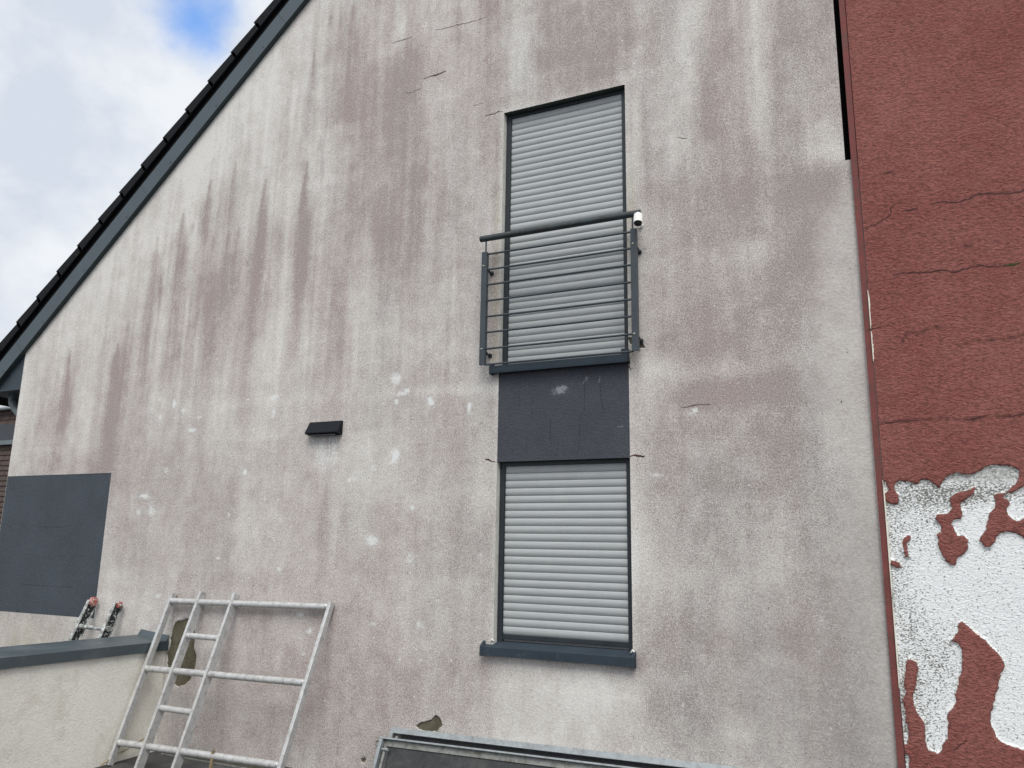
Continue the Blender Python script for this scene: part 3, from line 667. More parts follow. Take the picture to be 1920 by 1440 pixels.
# --- coloured panels
def panel_maps(x0, x1, z0, z1, scuffs, cracks):
    def sc_(X, Z): return np.clip(addblobs([blob(*b) for b in scuffs], X, Z, .1), 0, 1)
    def ck(X, Z):
        o = np.zeros(X.shape)
        for pts, wd in cracks:
            P_ = wl(pts)
            d = np.full(X.shape, 9.)
            for a, b in zip(P_[:-1], P_[1:]):
                a = np.array(a); b = np.array(b); e = b-a; t_ = np.clip(((X-a[0])*e[0]+(Z-a[1])*e[1])/max(1e-9, e@e), 0, 1); d = np.minimum(d, np.hypot(X-a[0]-t_*e[0], Z-a[1]-t_*e[1]))
            o = np.maximum(o, np.exp(-(d/wd)**2))
        return o
    return {'scuff': sc_, 'crack': ck}
pgx = lines(WX0, WX1, .008, ()); pgz = lines(LZ1, UZ0, .008, ())
grid_mesh('painted_panel', pgx, pgz, lambda a, b: a == a, .006,
    panel_maps(WX0, WX1, LZ1, UZ0, ((1046, 733, 20, 10, .75), (1055, 727, 8, 7, .5), (1094, 716, 5, 9, .6), (1100, 708, 3, 5, .7), (1124, 711, 4, 9, .7), (1161, 800, 8, 3, .7), (975, 724, 5, 6, .3), (1038, 757, 3, 5, .4)),
      (([(975,724),(973,742),(974,762)], .006), ([(1001,738),(998,755),(996,790)], .005), ([(975,760),(998,758)], .004), ([(1095,715),(1095,770),(1088,780),(1085,830),(1082,855)], .006), ([(1124,715),(1127,750),(1132,772)], .008),
       ([(1032,785),(1031,815),(1033,832)], .006), ([(1046,828),(1042,855)], .004), ([(962,835),(961,850)], .004), ([(988,815),(987,850)], .004))), [M_panel], house)['label'] = 'dark blue rendered panel between the two windows'
pgx = lines(XL-.001, PX1, .009, ()); pgz = lines(PZ0, PZ1, .009, ())
grid_mesh('painted_panel', pgx, pgz, lambda a, b: a == a, .003,
    panel_maps(XL, PX1, PZ0, PZ1, ((66, 912, 3, 5, .5), (122, 1030, 4, 5, .5), (78, 1041, 3, 2, .6), (6, 1038, 3, 3, .6)),
      (([(24,905),(26,915),(22,920)], .008), ([(45,905),(42,925)], .006), ([(55,985),(75,988),(115,988),(135,985)], .006), ([(0,980),(15,985),(28,998)], .007), ([(20,970),(28,985)], .006), ([(0,1040),(40,1041),(90,1043),(140,1042),(170,1043)], .005), ([(40,1095),(60,1097),(100,1100),(138,1101)], .007),
       ([(0,1125),(4,1127)], .008), ([(30,1145),(36,1148)], .01), ([(5,1015),(4,1005),(10,1000)], .006), ([(150,895),(155,915)], .004), ([(190,895),(190,912)], .004), ([(75,952),(77,953)], .008), ([(105,1065),(106,1090)], .004), ([(148,985),(160,980)], .006))), [M_panel2], house)['label'] = 'large slate blue painted rectangle at the left end of the wall'

# --- roof: tiles seen at the verge, barge board, box eave, gutter pipe
def rk(s, p, y): q = np.array([0, 0, BZ]) + al*s + nr*p; return (q[0], y, q[2])
S0 = (-9.36)/al[0]; S1 = (-2.38)/al[0]
# phase of the tile joints: a lower tile corner stands at picture point (388,153)
c_ = W(388, 153, -.07); sph = float(np.array([c_[0], 0, c_[2]-BZ]) @ al)
rf = MB(); PITCH = .402
rf.m = 0
k0 = math.floor((S0-sph)/PITCH)
for k in range(k0, int((S1-sph)/PITCH)+1):
    s0 = sph+k*PITCH; s1 = s0+PITCH+.035; jit = random.uniform(-.004, .004)
    lo_t, hi_t = .378+jit, .345+jit
    for (ya, yb, pb) in ((-.072, -.045, .262), (-.045, 9, .325)):
        vs = [rk(s0, pb, ya), rk(s1, pb-.002, ya), rk(s1, hi_t, ya), rk(s0+.006, lo_t, ya), rk(s0, pb, yb), rk(s1, pb-.002, yb), rk(s1, hi_t, yb), rk(s0+.006, lo_t, yb)]
        rf.add(vs, [(0,3,2,1),(4,5,6,7),(0,1,5,4),(1,2,6,5),(2,3,7,6),(3,0,4,7)])
rf.m = 1
rf.add([rk(S0, .175, -.018), rk(S1, .175, -.018), rk(S1, .30, -.018), rk(S0, .30, -.018), rk(S0, .175, 9), rk(S1, .175, 9), rk(S1, .30, 9), rk(S0, .30, 9)], [(0,1,2,3),(4,7,6,5),(0,4,5,1),(1,5,6,2),(2,6,7,3),(3,7,4,0)])
# far slope beyond the ridge
rdg = rk(S1, .36, 0); rf.m = 0
rf.add([(rdg[0], -.07, rdg[2]), (.1, -.07, rdg[2]-2.3), (.1, 9, rdg[2]-2.3), (rdg[0], 9, rdg[2]), (rdg[0], -.07, rdg[2]-.2), (.1, -.07, rdg[2]-2.5), (.1, 9, rdg[2]-2.5), (rdg[0], 9, rdg[2]-.2)],
       [(0,1,2,3),(4,7,6,5),(0,4,5,1),(1,5,6,2),(2,6,7,3),(3,7,4,0)])
roof = rf.build('roof', [M_tile, M_black], house)
roof['label'] = 'black interlocking tiles along the sloping verge'
bb = MB(); bb.m = 0
bb.add([rk(S0, 0, -.055), rk(S1, 0, -.055), rk(S1, .178, -.055), rk(S0, .178, -.055), rk(S0, 0, .03), rk(S1, 0, .03), rk(S1, .178, .03), rk(S0, .178, .03)], [(0,1,2,3),(4,7,6,5),(1,5,6,2),(2,6,7,3),(3,7,4,0)])
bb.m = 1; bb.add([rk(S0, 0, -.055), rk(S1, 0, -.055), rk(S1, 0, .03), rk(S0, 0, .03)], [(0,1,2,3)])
bb.m = 1
for s_ in np.arange(S0+.7, S1, 2.4): bb.add([rk(s_, .003, -.0565), rk(s_+.004, .003, -.0565), rk(s_+.004, .176, -.0565), rk(s_, .176, -.0565)], [(0,1,2,3)])
bb.m = 2
for s_ in np.arange(S0+.35, S1, .8):
    q = np.array(rk(s_, .035, -.057)); bb.tube([q, q+np.array([0, -.002, 0])], .006, 8)
bb.build('barge_board', [M_fascia, M_fasciad, M_lampm], house)
eb = MB(); xe = (3.79-BZ)/SL
eb.prism([(XL, 3.79), (XL, SL*XL+BZ), (xe, 3.79)], .004, .03, 'y')
eb.box((xe-.25, .0, 3.765), (XL, 9, 3.79))
eb.box((xe-.27, .0, 3.765), (xe-.25, 9, 3.92))
eb.build('eave_box', M_soff, house)
dp = MB(); dp.tube([(-9.31, .22, 3.86), (-9.31, .22, 3.74), (-9.29, .22, 3.68), (-9.22, .22, 3.60), (-9.08, .22, 3.50), (-8.95, .22, 3.38), (-8.92, .22, 3.25), (-8.92, .22, .3)], .052, 16)
for z_ in (3.77, 3.2, 2.0, .9): dp.tube([(-9.31 if z_ > 3.5 else -8.92, .22, z_-.02), (-9.31 if z_ > 3.5 else -8.92, .22, z_+.02)], .060, 16)
dp.build('downpipe', M_zinc, house, smooth=True)

# --- windows
def make_window(z0, z1, pitch, phase_z, label, bottom_gap):
    fr = MB(); gw = .043; y0 = RD-.012; y1 = RD+.03
    fr.box((WX0+.002, y0, z0), (WX0+gw, y1, z1-.002)); fr.box((WX1-gw, y0, z0), (WX1-.002, y1, z1-.002))
    fr.box((WX0+gw, y0+.004, z1-.028), (WX1-gw, y1, z1-.002))
    # inner lips of the guide channels
    fr.box((WX0+gw+.0005, y0+.006, z0), (WX0+gw+.006, y0+.010, z1-.03)); fr.box((WX1-gw-.006, y0+.006, z0), (WX1-gw-.0005, y0+.010, z1-.03))
    frame = fr.build('window', M_anthd, house, bevel=.0015); frame['label'] = label
    sh = MB(); xa, xb = WX0+gw-.006, WX1-gw+.006
    yb = RD+.012; z = z0+bottom_gap; prof = []
    k = 0
    while z < z1-.02:
        zt = min(z+pitch, z1-.004); n = 7
        prof.append((yb+.007, z))
        for i in range(n+1):
            t_ = i/n; zz = z+.0022+(zt-z-.0030)*t_
            bulge = math.sin(math.pi*min(1, (t_*.90+.05)))**.7*.0108
            prof.append((yb-bulge, zz))
        prof.append((yb+.007, zt-.0006)); z = zt; k += 1
    prof.append((yb+.02, z)); prof.append((yb+.02, z0+bottom_gap))
    n = len(prof)
    segs = 12; xs = [xa+(xb-xa)*i/segs for i in range(segs+1)]
    vs = []
    for x in xs:
        u_ = (x-xa)/(xb-xa)*2-1
        for (y, zz) in prof:
            vs.append((x, y + .0015*(1-u_*u_) + .0012*math.sin(zz*9+x*3), zz - .0022*(1-u_*u_)*0))
    fs = []
    for i in range(segs):
        for j in range(n-1): fs.append((i*n+j, (i+1)*n+j, (i+1)*n+j+1, i*n+j+1))
    sh.add(vs, fs)
    sh.build('roller_shutter', M_slat, frame)
    eb_ = MB(); eb_.box((xa+.004, RD-.004, z0+bottom_gap-.030), (xb-.004, RD+.016, z0+bottom_gap-.002)); eb_.box((xa+.004, RD-.008, z0+bottom_gap-.036), (xb-.004, RD+.02, z0+bottom_gap-.031))
    eb_.build('end_slat', M_anthd, frame, bevel=.001)
    return frame
wu = make_window(UZ0, UZ1, .0585, 0, 'tall window with closed light grey roller shutter', .046)
wlw = make_window(LZ0, LZ1, .0585, 0, 'shorter lower window with closed grey roller shutter', .085)
def sill(fr, x0, x1, zf0, zf1, yf, zb, endl, endr):
    s = MB(); s.prism([(yf, zf0), (yf, zf1), (RD+.02, zb), (RD+.02, zb-.012), (yf+.012, zf1-.012), (yf+.012, zf0)], x0, x1, 'x')
    s.m = 0
    for (e, xx) in ((endl, x0), (endr, x1)):
        if e:
            s.prism([(yf-.003, zf0-.006), (yf-.003, zf1+.004), (.01, zb+.008), (.01, zf0-.006)], xx-.012, xx+.010, 'x')
    return s.build('sill', M_sill, fr, bevel=.0012)
sill(wu, -2.797, -1.652, 3.468, 3.530, -.055, 3.548, True, False)
sill(wlw, -2.823, -1.640, 1.290, 1.352, -.055, 1.388, True, True)
up_ = MB(); up_.box((-1.700, -.050, 3.474), (-1.648, .06, 3.575)); up_.build('sill_upstand', M_sill, wu, bevel=.002)
for (x, z) in ((-2.752, 1.398), (-1.652, 1.392)):
    fm = MB()
    fm.tube([(x-.016, -.004, z-.012), (x-.004, -.008, z+.004), (x+.012, -.005, z-.006)], [.005, .008, .004], 7)
    fm.build('sealant', M_whitep, wlw)

# ================================================================== BALCONY RAILING
rail = empty('balcony_railing', (-2.2, -.10, 3.5), 'dark grey metal balcony railing with eight thin bars across the upper shutter', 'railing')
YR = -.12
xl, xr = -2.842, -1.568
zt, zb_ = 4.492, 3.530
for x in (xl, xr):
    p_ = MB(); p_.box((x-.024, YR-.006, zb_-.002), (x+.024, YR+.006, zt)); p_.box((x-.024, YR+.006, zb_), (x-.018, YR+.034, zt)); p_.box((x+.018, YR+.006, zb_), (x+.024, YR+.034, zt))
    po = p_.build('post', M_anth, rail, bevel=.0015)
    for z_ in (4.37, 3.66):
        s_ = MB(); s_.tube([(x-.004, YR-.006, z_), (x-.004, YR-.013, z_)], [.009, .006], 10); s_.build('screw', M_brass, po)
        k_ = MB(); k_.tube([(x+.012, YR+.034, z_-.03), (x+.012, 0, z_-.03)], .010, 12); k_.tube([(x+.012, -.010, z_-.03), (x+.012, -.0005, z_-.03)], .020, 14)
        k_.tube([(x+.012, YR+.03, z_-.03), (x+.012, YR+.045, z_-.03)], .018, 12)
        k_.build('wall_bracket', M_anthd, rail, smooth=True)
    r_ = MB(); r_.tube([(x+(.012 if x < -2 else -.006), YR, zt-.02), (x+(.012 if x < -2 else -.006), YR, 4.60)], .007, 10); r_.build('handrail_support', M_anth, rail)
def barz(a, b): return W(*a, YR)[2], W(*b, YR)[2]
BL = [474.5, 504, 532, 563, 592.5, 622, 653, 682]; BR = [434.3, 464.5, 496, 527.6, 560, 592, 625.6, 658.6]
for i in range(8):
    z_ = (W(914, BL[i], YR)[2] + W(1188, BR[i], YR)[2])/2
    b_ = MB(); sag = .003*random.uniform(-1, 1)
    b_.tube([(xl+.015, YR+.012, z_), (-2.2, YR+.012, z_-abs(sag)), (xr-.015, YR+.012, z_)], .0082, 10); b_.build('bar', M_anth, rail, smooth=True)
h_ = MB(); zh = 4.611
h_.tube([(-2.884, YR, zh), (-2.882, YR, zh), (-2.4, YR, zh-.001), (-2.0, YR, zh), (-1.512, YR, zh+.001), (-1.510, YR, zh+.001)], [.023, .0262, .0262, .0262, .0262, .023], 24)
h_.build('handrail', M_hand, rail, smooth=True)

# ================================================================== SECURITY CAMERA
cp = W(1200, 412, -.17)
scam = empty('security_camera', (cp[0], -.02, cp[2]-.02), 'small white bullet security camera at the right end of the dark handrail', 'security camera')
a = np.array([cp[0]-.020, -.150, cp[2]+.052]); dirc = np.array([.12, -.50, -.86]); dirc /= np.linalg.norm(dirc); b = a+dirc*.105
c_ = MB(); c_.tube([a-dirc*.006, a, a+dirc*.012, a+dirc*.03, b-dirc*.006, b], [.016, .026, .032, .034, .034, .032], 24)
body = c_.build('housing', M_whitep, scam, smooth=True)
c_ = MB(); c_.tube([b-dirc*.004, b+dirc*.003], [.028, .028], 24); c_.tube([b+dirc*.003, b+dirc*.005], [.013, .011], 16); c_.build('lens', M_glassb, body)
c_ = MB(); q_ = a+dirc*.02; up_v = np.array([.1, 0, 1.]); up_v -= dirc*np.dot(up_v, dirc); up_v /= np.linalg.norm(up_v)
for i in range(9):                 # sun hood over the lens
    th0 = math.radians(-60+i*120/9); th1 = math.radians(-60+(i+1)*120/9); sd_ = np.cross(dirc, up_v)
    def hp(t_, rr, dd): rr += .001; return q_+dirc*dd+rr*(math.cos(t_)*up_v+math.sin(t_)*sd_)
    c_.add([hp(th0, .0345, 0), hp(th1, .0345, 0), hp(th1, .0345, .098), hp(th0, .0345, .098), hp(th0, .0365, 0), hp(th1, .0365, 0), hp(th1, .0365, .098), hp(th0, .0365, .098)],
           [(0,3,2,1),(4,5,6,7),(0,1,5,4),(1,2,6,5),(2,3,7,6),(3,0,4,7)])
c_.build('hood', M_whitep, body)
c_ = MB(); c_.tube([a+np.array([0, .01, 0]), (a[0]-.004, -.05, a[2]-.020), (a[0]-.022, 0, a[2]-.026)], .008, 10); c_.tube([(a[0]-.022, -.014, a[2]-.026), (a[0]-.022, -.0005, a[2]-.026)], .022, 18)
c_.build('bracket', M_whitep, scam, smooth=True)

# ================================================================== WALL LAMP
lamp = empty('wall_lamp', (-4.45, 0, 3.04), 'black wedge-shaped wall lamp above pale drip marks', 'lamp')
l_ = MB(); l_.prism([(-.001, 3.165), (-.018, 3.165), (-.078, 3.062), (-.076, 3.052), (-.001, 3.040)], -4.632, -4.274, 'x'); l_.build('housing', M_lampm, lamp, bevel=.002)
l_ = MB(); l_.box((-4.600, -.066, 3.034), (-4.306, -.012, 3.0425)); l_.build('diffuser', M_glassb, lamp)

# ================================================================== RED HOUSE
YRD = -.030
red = empty('red_house', (2.5, YRD, .22), 'dark red rendered house wall with large flaked white patch', 'house')
def c3(pts): return [(1600+x/4.8, 840+y/4.8) for x, y in pts]
def c4(pts): return [(1600+x/4.5, 1120+y/4.5) for x, y in pts]
OUT = c3([(243,300),(290,292),(308,330),(325,378),(280,405),(275,440),(290,480),(340,505),(385,505),(412,470),(410,420),(375,375),(372,330),(390,300),(420,292),(480,300),(540,318),(580,320),(600,295),(640,275),(690,295),(730,325),(760,355),(775,350),(790,315),(830,275),(880,240),(940,225),(990,240),(1050,240),(1110,220),(1160,185),(1230,160),(1300,150),(1380,155),(1440,170),(1480,190),(1500,240),(1490,290),(1460,330),(1420,370),(1390,395),(1350,405),(1310,405),(1280,410),(1275,440),(1285,490),(1270,545),(1225,590),(1215,650),(1195,710),(1180,760),(1150,790),(1140,840),(1170,880),(1200,905),(1240,895),(1270,850),(1285,800),(1330,760),(1400,750),(1470,760),(1510,790),(1600,840),(2200,900),(2300,1500)])
OUT += c4([(1700,1330),(1440,1285),(1340,1260),(1260,1230),(1210,1180),(1180,1110),(1155,1050),(1160,980),(1190,920),(1200,820),(1230,740),(1245,650),(1275,590),(1270,540),(1220,470),(1160,420),(1120,360),(1060,320),(1000,280),(960,235),(920,210),(890,220),(880,300),(825,370),(880,385),(910,440),(925,520),(905,650),(880,740),(865,830),(875,870),(850,920),(800,980),(805,1100),(790,1190),(760,1250),(740,1310),(700,1315),(640,1290),(610,1220),(610,1140),(600,1055),(540,980),(510,900),(500,820),(530,770),(535,680),(545,600),(530,545),(480,515),(450,530),(440,640),(430,720),(440,830),(415,880),(435,900),(440,1060),(460,1070),(465,1180),(455,1235),(430,1240),(410,1130),(385,870),(370,600),(345,350),(315,0)])
OUT += c3([(303,900),(270,600),(250,400)])
ISL = [c3([(1090,355),(1090,410),(1040,445),(970,480),(960,520),(985,580),(970,640),(920,640),(880,680),(910,740),(940,790),(990,790),(1035,825),(1035,900),(1000,950),(940,990),(910,1060),(880,1055),(840,1020),(800,975),(780,930),(760,870),(770,820),(755,790),(790,755),(785,700),(740,640),(760,600),(850,590),(885,540),(870,460),(920,415),(1010,385)]),
       c3([(500,785),(515,800),(510,830),(480,860),(480,920),(515,985),(470,985),(445,930),(450,880),(450,820)]),
       c3([(315,985),(350,1005),(420,1030),(430,1075),(390,1080),(320,1045)])]
EXT = [c3([(1900,250),(1600,330),(1536,350),(1480,375),(1430,400),(1370,410),(1350,455),(1400,475),(1410,500),(1380,550),(1390,600),(1430,640),(1480,655),(1536,640),(1620,610),(1900,640)]),
       c4([(425,1330),(460,1330),(475,1370),(470,1440),(480,1600),(430,1600),(420,1400)])]
OUTw, ISLw, EXTw = wl(OUT, YRD), [wl(p, YRD) for p in ISL], [wl(p, YRD) for p in EXT]
def rbare(X, Z):
    def f(x, z):
        s = sdf(OUTw, x, z)
        for P_ in ISLw: s = np.minimum(s, -sdf(P_, x, z))
        for P_ in EXTw: s = np.maximum(s, sdf(P_, x, z))
        return s
    return np.clip(local(f, (-.03, 2.6, .2, 3.0), X, Z, -.1), -.1, .1)
z1_ = lambda L_: [(1480+x/3.273, y/3.273) for x, y in L_]
z2_ = lambda L_: [(1520+x/2.88, 400+y/2.88) for x, y in L_]
def rgrime(X, Z):
    o = np.zeros(X.shape)
    for pts, wd, a in ((z1_([(880,1252),(960,1235),(1020,1245),(1100,1222),(1140,1195),(1260,1190),(1440,1170)]), .016, .55), (z2_([(440,328),(600,318),(740,308),(780,320),(880,285),(1130,275)]), .014, .5), ([(1655,790),(1700,788),(1760,785),(1810,786),(1850,781),(1920,777)], .02, .6), ([(1693,640),(1701,622),(1722,626),(1745,612),(1763,613)], .02, .62), ([(1795,646),(1822,641),(1843,638),(1881,636),(1920,627)], .02, .62), ([(1660,430),(1690,424)], .02, .4),
                       ([(1810,462),(1822,461)], .02, .75), ([(1826,490),(1832,498)], .02, .7), ([(1612,430),(1614,436)], .02, .8), ([(1624,426),(1626,430)], .012, .8), ([(1616,500),(1620,510)], .02, .8), ([(1823,786),(1826,788)], .02, .8), ([(1682,600),(1690,602)], .012, .6), ([(1613,455),(1615,458)], .015, .7), ([(1664,609),(1667,609)], .01, .7),
                       ([(1636,830),(1650,900)], .006, .35), ([(1610,470),(1632,780)], .006, .3), ([(1608,268),(1625,270)], .006, .5)):
        P_ = wl(pts, YRD); d = np.full(X.shape, 9.)
        for p, q in zip(P_[:-1], P_[1:]):
            p = np.array(p); q = np.array(q); e = q-p; t_ = np.clip(((X-p[0])*e[0]+(Z-p[1])*e[1])/max(1e-9, e@e), 0, 1); d = np.minimum(d, np.hypot(X-p[0]-t_*e[0], Z-p[1]-t_*e[1]))
        o = np.maximum(o, a*np.exp(-(d/wd)**2))
    return o
def rwhite(X, Z):
    s = .66 + (fbm(X*3, Z*2.5, 13, 4)-.5)*.8
    s -= .34*np.exp(-((X-.03)/.14)**2) + .14*np.exp(-((X-.25)/.25)**2)*np.exp(-((Z-1.45)/.25)**2)
    s += .25*sstep(.2, .6, X)
    e = W(1830, 925, YRD); s -= .9*np.exp(-((X-e[0])/.35)**2-((Z-e[2])/.07)**2)
    return np.clip(s, 0, .74)
def rtop(X, Z):
    e = W(1870, 888, YRD); a = 1.2*np.exp(-((X-e[0])/.20)**2-((Z-e[2])/.06)**2)
    e = W(1790, 893, YRD); a += .9*np.exp(-((X-e[0])/.08)**2-((Z-e[2])/.025)**2)
    e = W(1735, 900, YRD); a += .8*np.exp(-((X-e[0])/.04)**2-((Z-e[2])/.02)**2)
    return np.clip(a, 0, 1)
rc = []
def rcrk(pts, wd, mm=1): rc.append((wl(pts, YRD), wd, mm))
rcrk(z1_([(440,1408),(540,1370),(620,1320),(625,1280),(650,1250),(685,1235)]), .007); rcrk(z1_([(690,1300),(760,1285),(790,1272)]), .008)
rcrk(z1_([(880,1252),(960,1235),(1020,1245),(1100,1222),(1140,1195),(1200,1185),(1260,1190),(1330,1190),(1440,1170),(1600,1150)]), .009); rcrk(z1_([(580,1062),(640,1050)]), .010)
rcrk(z2_([(440,328),(520,318),(600,318),(650,312),(700,305),(740,308),(780,320),(820,300),(880,285),(920,282),(1000,288),(1050,285)]), .008); rcrk(z2_([(1040,284),(1080,279),(1130,268)]), .022, 2)
rcrk(z2_([(300,628),(420,605)]), .005); rcrk(z2_([(360,1138),(480,1122),(600,1116)]), .006); rcrk(z2_([(1000,1100),(1150,1085),(1300,1080)]), .006); rcrk(z2_([(860,1112),(950,1095)]), .009)
rcrk(c4([(850,1290),(930,1230),(960,1200)]), .006)
rev, ref, rem_ = crack_mesh(rc, YRD, 1)
RX0 = .024
rgx = np.concatenate([lines(RX0, 2.2, .009, ()), np.arange(2.35, 6.5, .4)]); rgz = np.concatenate([lines(.22, 6.4, .009, ()), np.arange(6.6, 9.2, .3)])
i_ = len(rev); rev += [(RX0, YRD, .22), (RX0, .3, .22), (RX0, .3, 9), (RX0, YRD, 9)]; ref.append((i_, i_+1, i_+2, i_+3)); rem_.append(0)
def rdisp(X, Z): return .014*sstep(-.003, .005, rbare(X, Z)) + (fbm(X*3, Z*3, 3)-.5)*.004
grid_mesh('wall', rgx, rgz, lambda a, b: a == a, YRD, {'bare': rbare, 'grime': rgrime, 'white': rwhite, 'topedge': rtop}, [M_red, M_crackr, M_mosscr], red, (rev, ref, rem_), rdisp)
M_redp = simple('red_strip', (.175, .052, .046), .85, var=.22, scale=9, grain=.25, gscale=120, bmp=.004, dirt=(.10, .055, .04), dscale=10, dlo=.52, dhi=.75)
j_ = MB(); j_.box((XR+.0005, YRD+.006, .22), (RX0-.004, .3, 9)); j_.build('joint_strip', M_redp, red)['label'] = 'narrow red strip against the pale house'
for (pa, pb) in (((1618, 545), (1625, 617)), ((1625, 622), (1630, 678)), ((1652, 900), (1668, 1120)), ((1668, 1122), (1684, 1290))):
    za, zb2 = W(*pa, YRD)[2], W(*pb, YRD)[2]
    e_ = MB(); n_ = 14
    for i in range(n_):
        zz0 = zb2+(za-zb2)*i/n_; zz1 = zb2+(za-zb2)*(i+1)/n_; ww = .0095*random.uniform(.6, 1.2)*(math.sin(math.pi*(i+.5)/n_)**.4)
        e_.box((RX0-.0045, YRD-.004, zz0), (RX0-.0045+ww, YRD+.01, zz1))
    e_.build('corner_bead', M_bead, red)
b_ = MB(); b_.box((RX0+.02, .0, .22), (6.4, 8, 9)); b_.build('masonry', M_wallg, red)

# ================================================================== LOW WALL WITH METAL COPING
low = empty('garden_wall', (-6.3, -1.5, .22), 'low cream rendered wall with sloping blue-grey metal coping', 'wall')
def ctop(y): return 1.181 - .0165*y
XC = -6.118; XB = -6.50
l_ = MB(); yy = [-.002]+[-.2*i for i in range(1, 17)]
l_.add([(XC-.028, yy[0], .22), (XC-.028, -3.2, .22), (XC-.028, -3.2, ctop(-3.2)-.03), (XC-.028, -.002, ctop(0)-.03), (XB+.028, yy[0], .22), (XB+.028, -3.2, .22), (XB+.028, -3.2, ctop(-3.2)-.01), (XB+.028, -.002, ctop(0)-.01)],
       [(0,1,2,3),(4,7,6,5),(0,4,5,1),(1,5,6,2),(2,6,7,3),(3,7,4,0)])
l_.build('wall', M_low, low)
l_ = MB()
def cs(y):    # cross-section: sloping top plate with two drip edges
    t_ = ctop(y); return [(XC, y, t_-.083), (XC, y, t_), (XB, y, t_+.036), (XB, y, t_-.04), (XB+.006, y, t_-.04), (XB+.006, y, t_+.029), (XC-.006, y, t_-.007), (XC-.006, y, t_-.083)]
A_ = cs(-3.25); B_ = cs(-.003); n = 8
l_.add(A_+B_, [tuple(range(n)), tuple(reversed(range(n, 2*n)))]+[(i, (i+1) % n, (i+1) % n+n, i+n) for i in range(n)])
l_.add([(XC, -.035, ctop(0)), (XB, -.035, ctop(0)+.036), (XB, -.003, ctop(0)+.085), (XC, -.003, ctop(0)+.048), (XC, -.031, ctop(0)-.002), (XB, -.031, ctop(0)+.03), (XB, -.001, ctop(0)+.085), (XC, -.001, ctop(0)+.048)],
       [(0,1,2,3),(4,7,6,5),(0,4,5,1),(1,5,6,2),(2,6,7,3),(3,7,4,0)])
l_.build('coping', M_coping, low, bevel=.001)

# ================================================================== LADDER FRAME (scaffold end frame with a ladder built in)
lf = empty('scaffold_ladder_frame', (-5.2, -.5, .22), 'wide aluminium scaffold frame with built-in ladder leaning on the wall', 'scaffold frame')
PTL = np.array([-6.083, -.035, 1.618]); PTR = np.array([-4.257, -.035, 1.608]); PA = np.array([-5.725, -.035, 1.640]); PB = np.array([-5.318, -.035, 1.638])
vL = np.array([0, -.36, -1.]); vR = np.array([0, -.42, -1.]); vA = np.array([0, -.375, -1.]); vB = np.array([0, -.385, -1.])
def down(P_, v): return P_ + v*(P_[2]-.225)
for P_, v in ((PTL, vL), (PTR, vR)):
    nf = np.array([0, -1, -v[1]]); nf /= np.linalg.norm(nf)
    t_ = MB(); t_.obox(P_+nf*.026-np.array([.0165, 0, 0]), (.033, 0, 0), down(P_, v)-P_, -nf*.056); t_.build('stile', M_alu, lf, bevel=.006)
nf = np.array([0, -1, .37]); nf /= np.linalg.norm(nf)
for P_, v in ((PA, vA), (PB, vB)):
    t_ = MB(); e = down(P_, v); dd = e-P_
    base = P_+nf*.028
    t_.obox(base+np.array([-.014, 0, 0]), (.028, 0, 0), dd, -nf*.004)                  # front flange
    t_.obox(base+np.array([.008, 0, 0])-nf*.0045, (.0055, 0, 0), dd, -nf*.070)          # web
    t_.obox(base+np.array([-.014, 0, 0])-nf*.075, (.028, 0, 0), dd, -nf*.004)
    t_.build('ladder_stile', M_alu, lf)
def onL(s): return PTL+vL*s
def onR(s): return PTR+vR*s
def onA(s): return PA+vA*s
def onB(s): return PB+vB*s
for s1_, s2_ in ((.072, .034), (.645, .605), (1.222, 1.165)):
    a_, b_2 = onL(s1_), onR(s2_)
    t_ = MB(); t_.tube([a_, a_+(b_2-a_)*.5, b_2], .0275, 18); t_.build('rung', M_alu, lf, smooth=True)
for s1_, s2_ in ((.072, .034), (.645, .605), (1.222, 1.165)):
    for q, dx in ((onL(s1_), .030), (onR(s2_), -.030)):
        t_ = MB(); t_.tube([q+np.array([dx, 0, 0])-np.array([.006, 0, 0]), q+np.array([dx, 0, 0]), q+np.array([dx, 0, 0])+np.array([.006, 0, 0])], [.0285, .0315, .0285], 16); t_.build('weld', M_alud, lf, smooth=True)
for s_ in (.372, .945):
    za = onA(s_); zb3 = onB(s_-.004)
    t_ = MB(); t_.tube([za, zb3], .0255, 18); t_.build('rung', M_alu, lf, smooth=True)

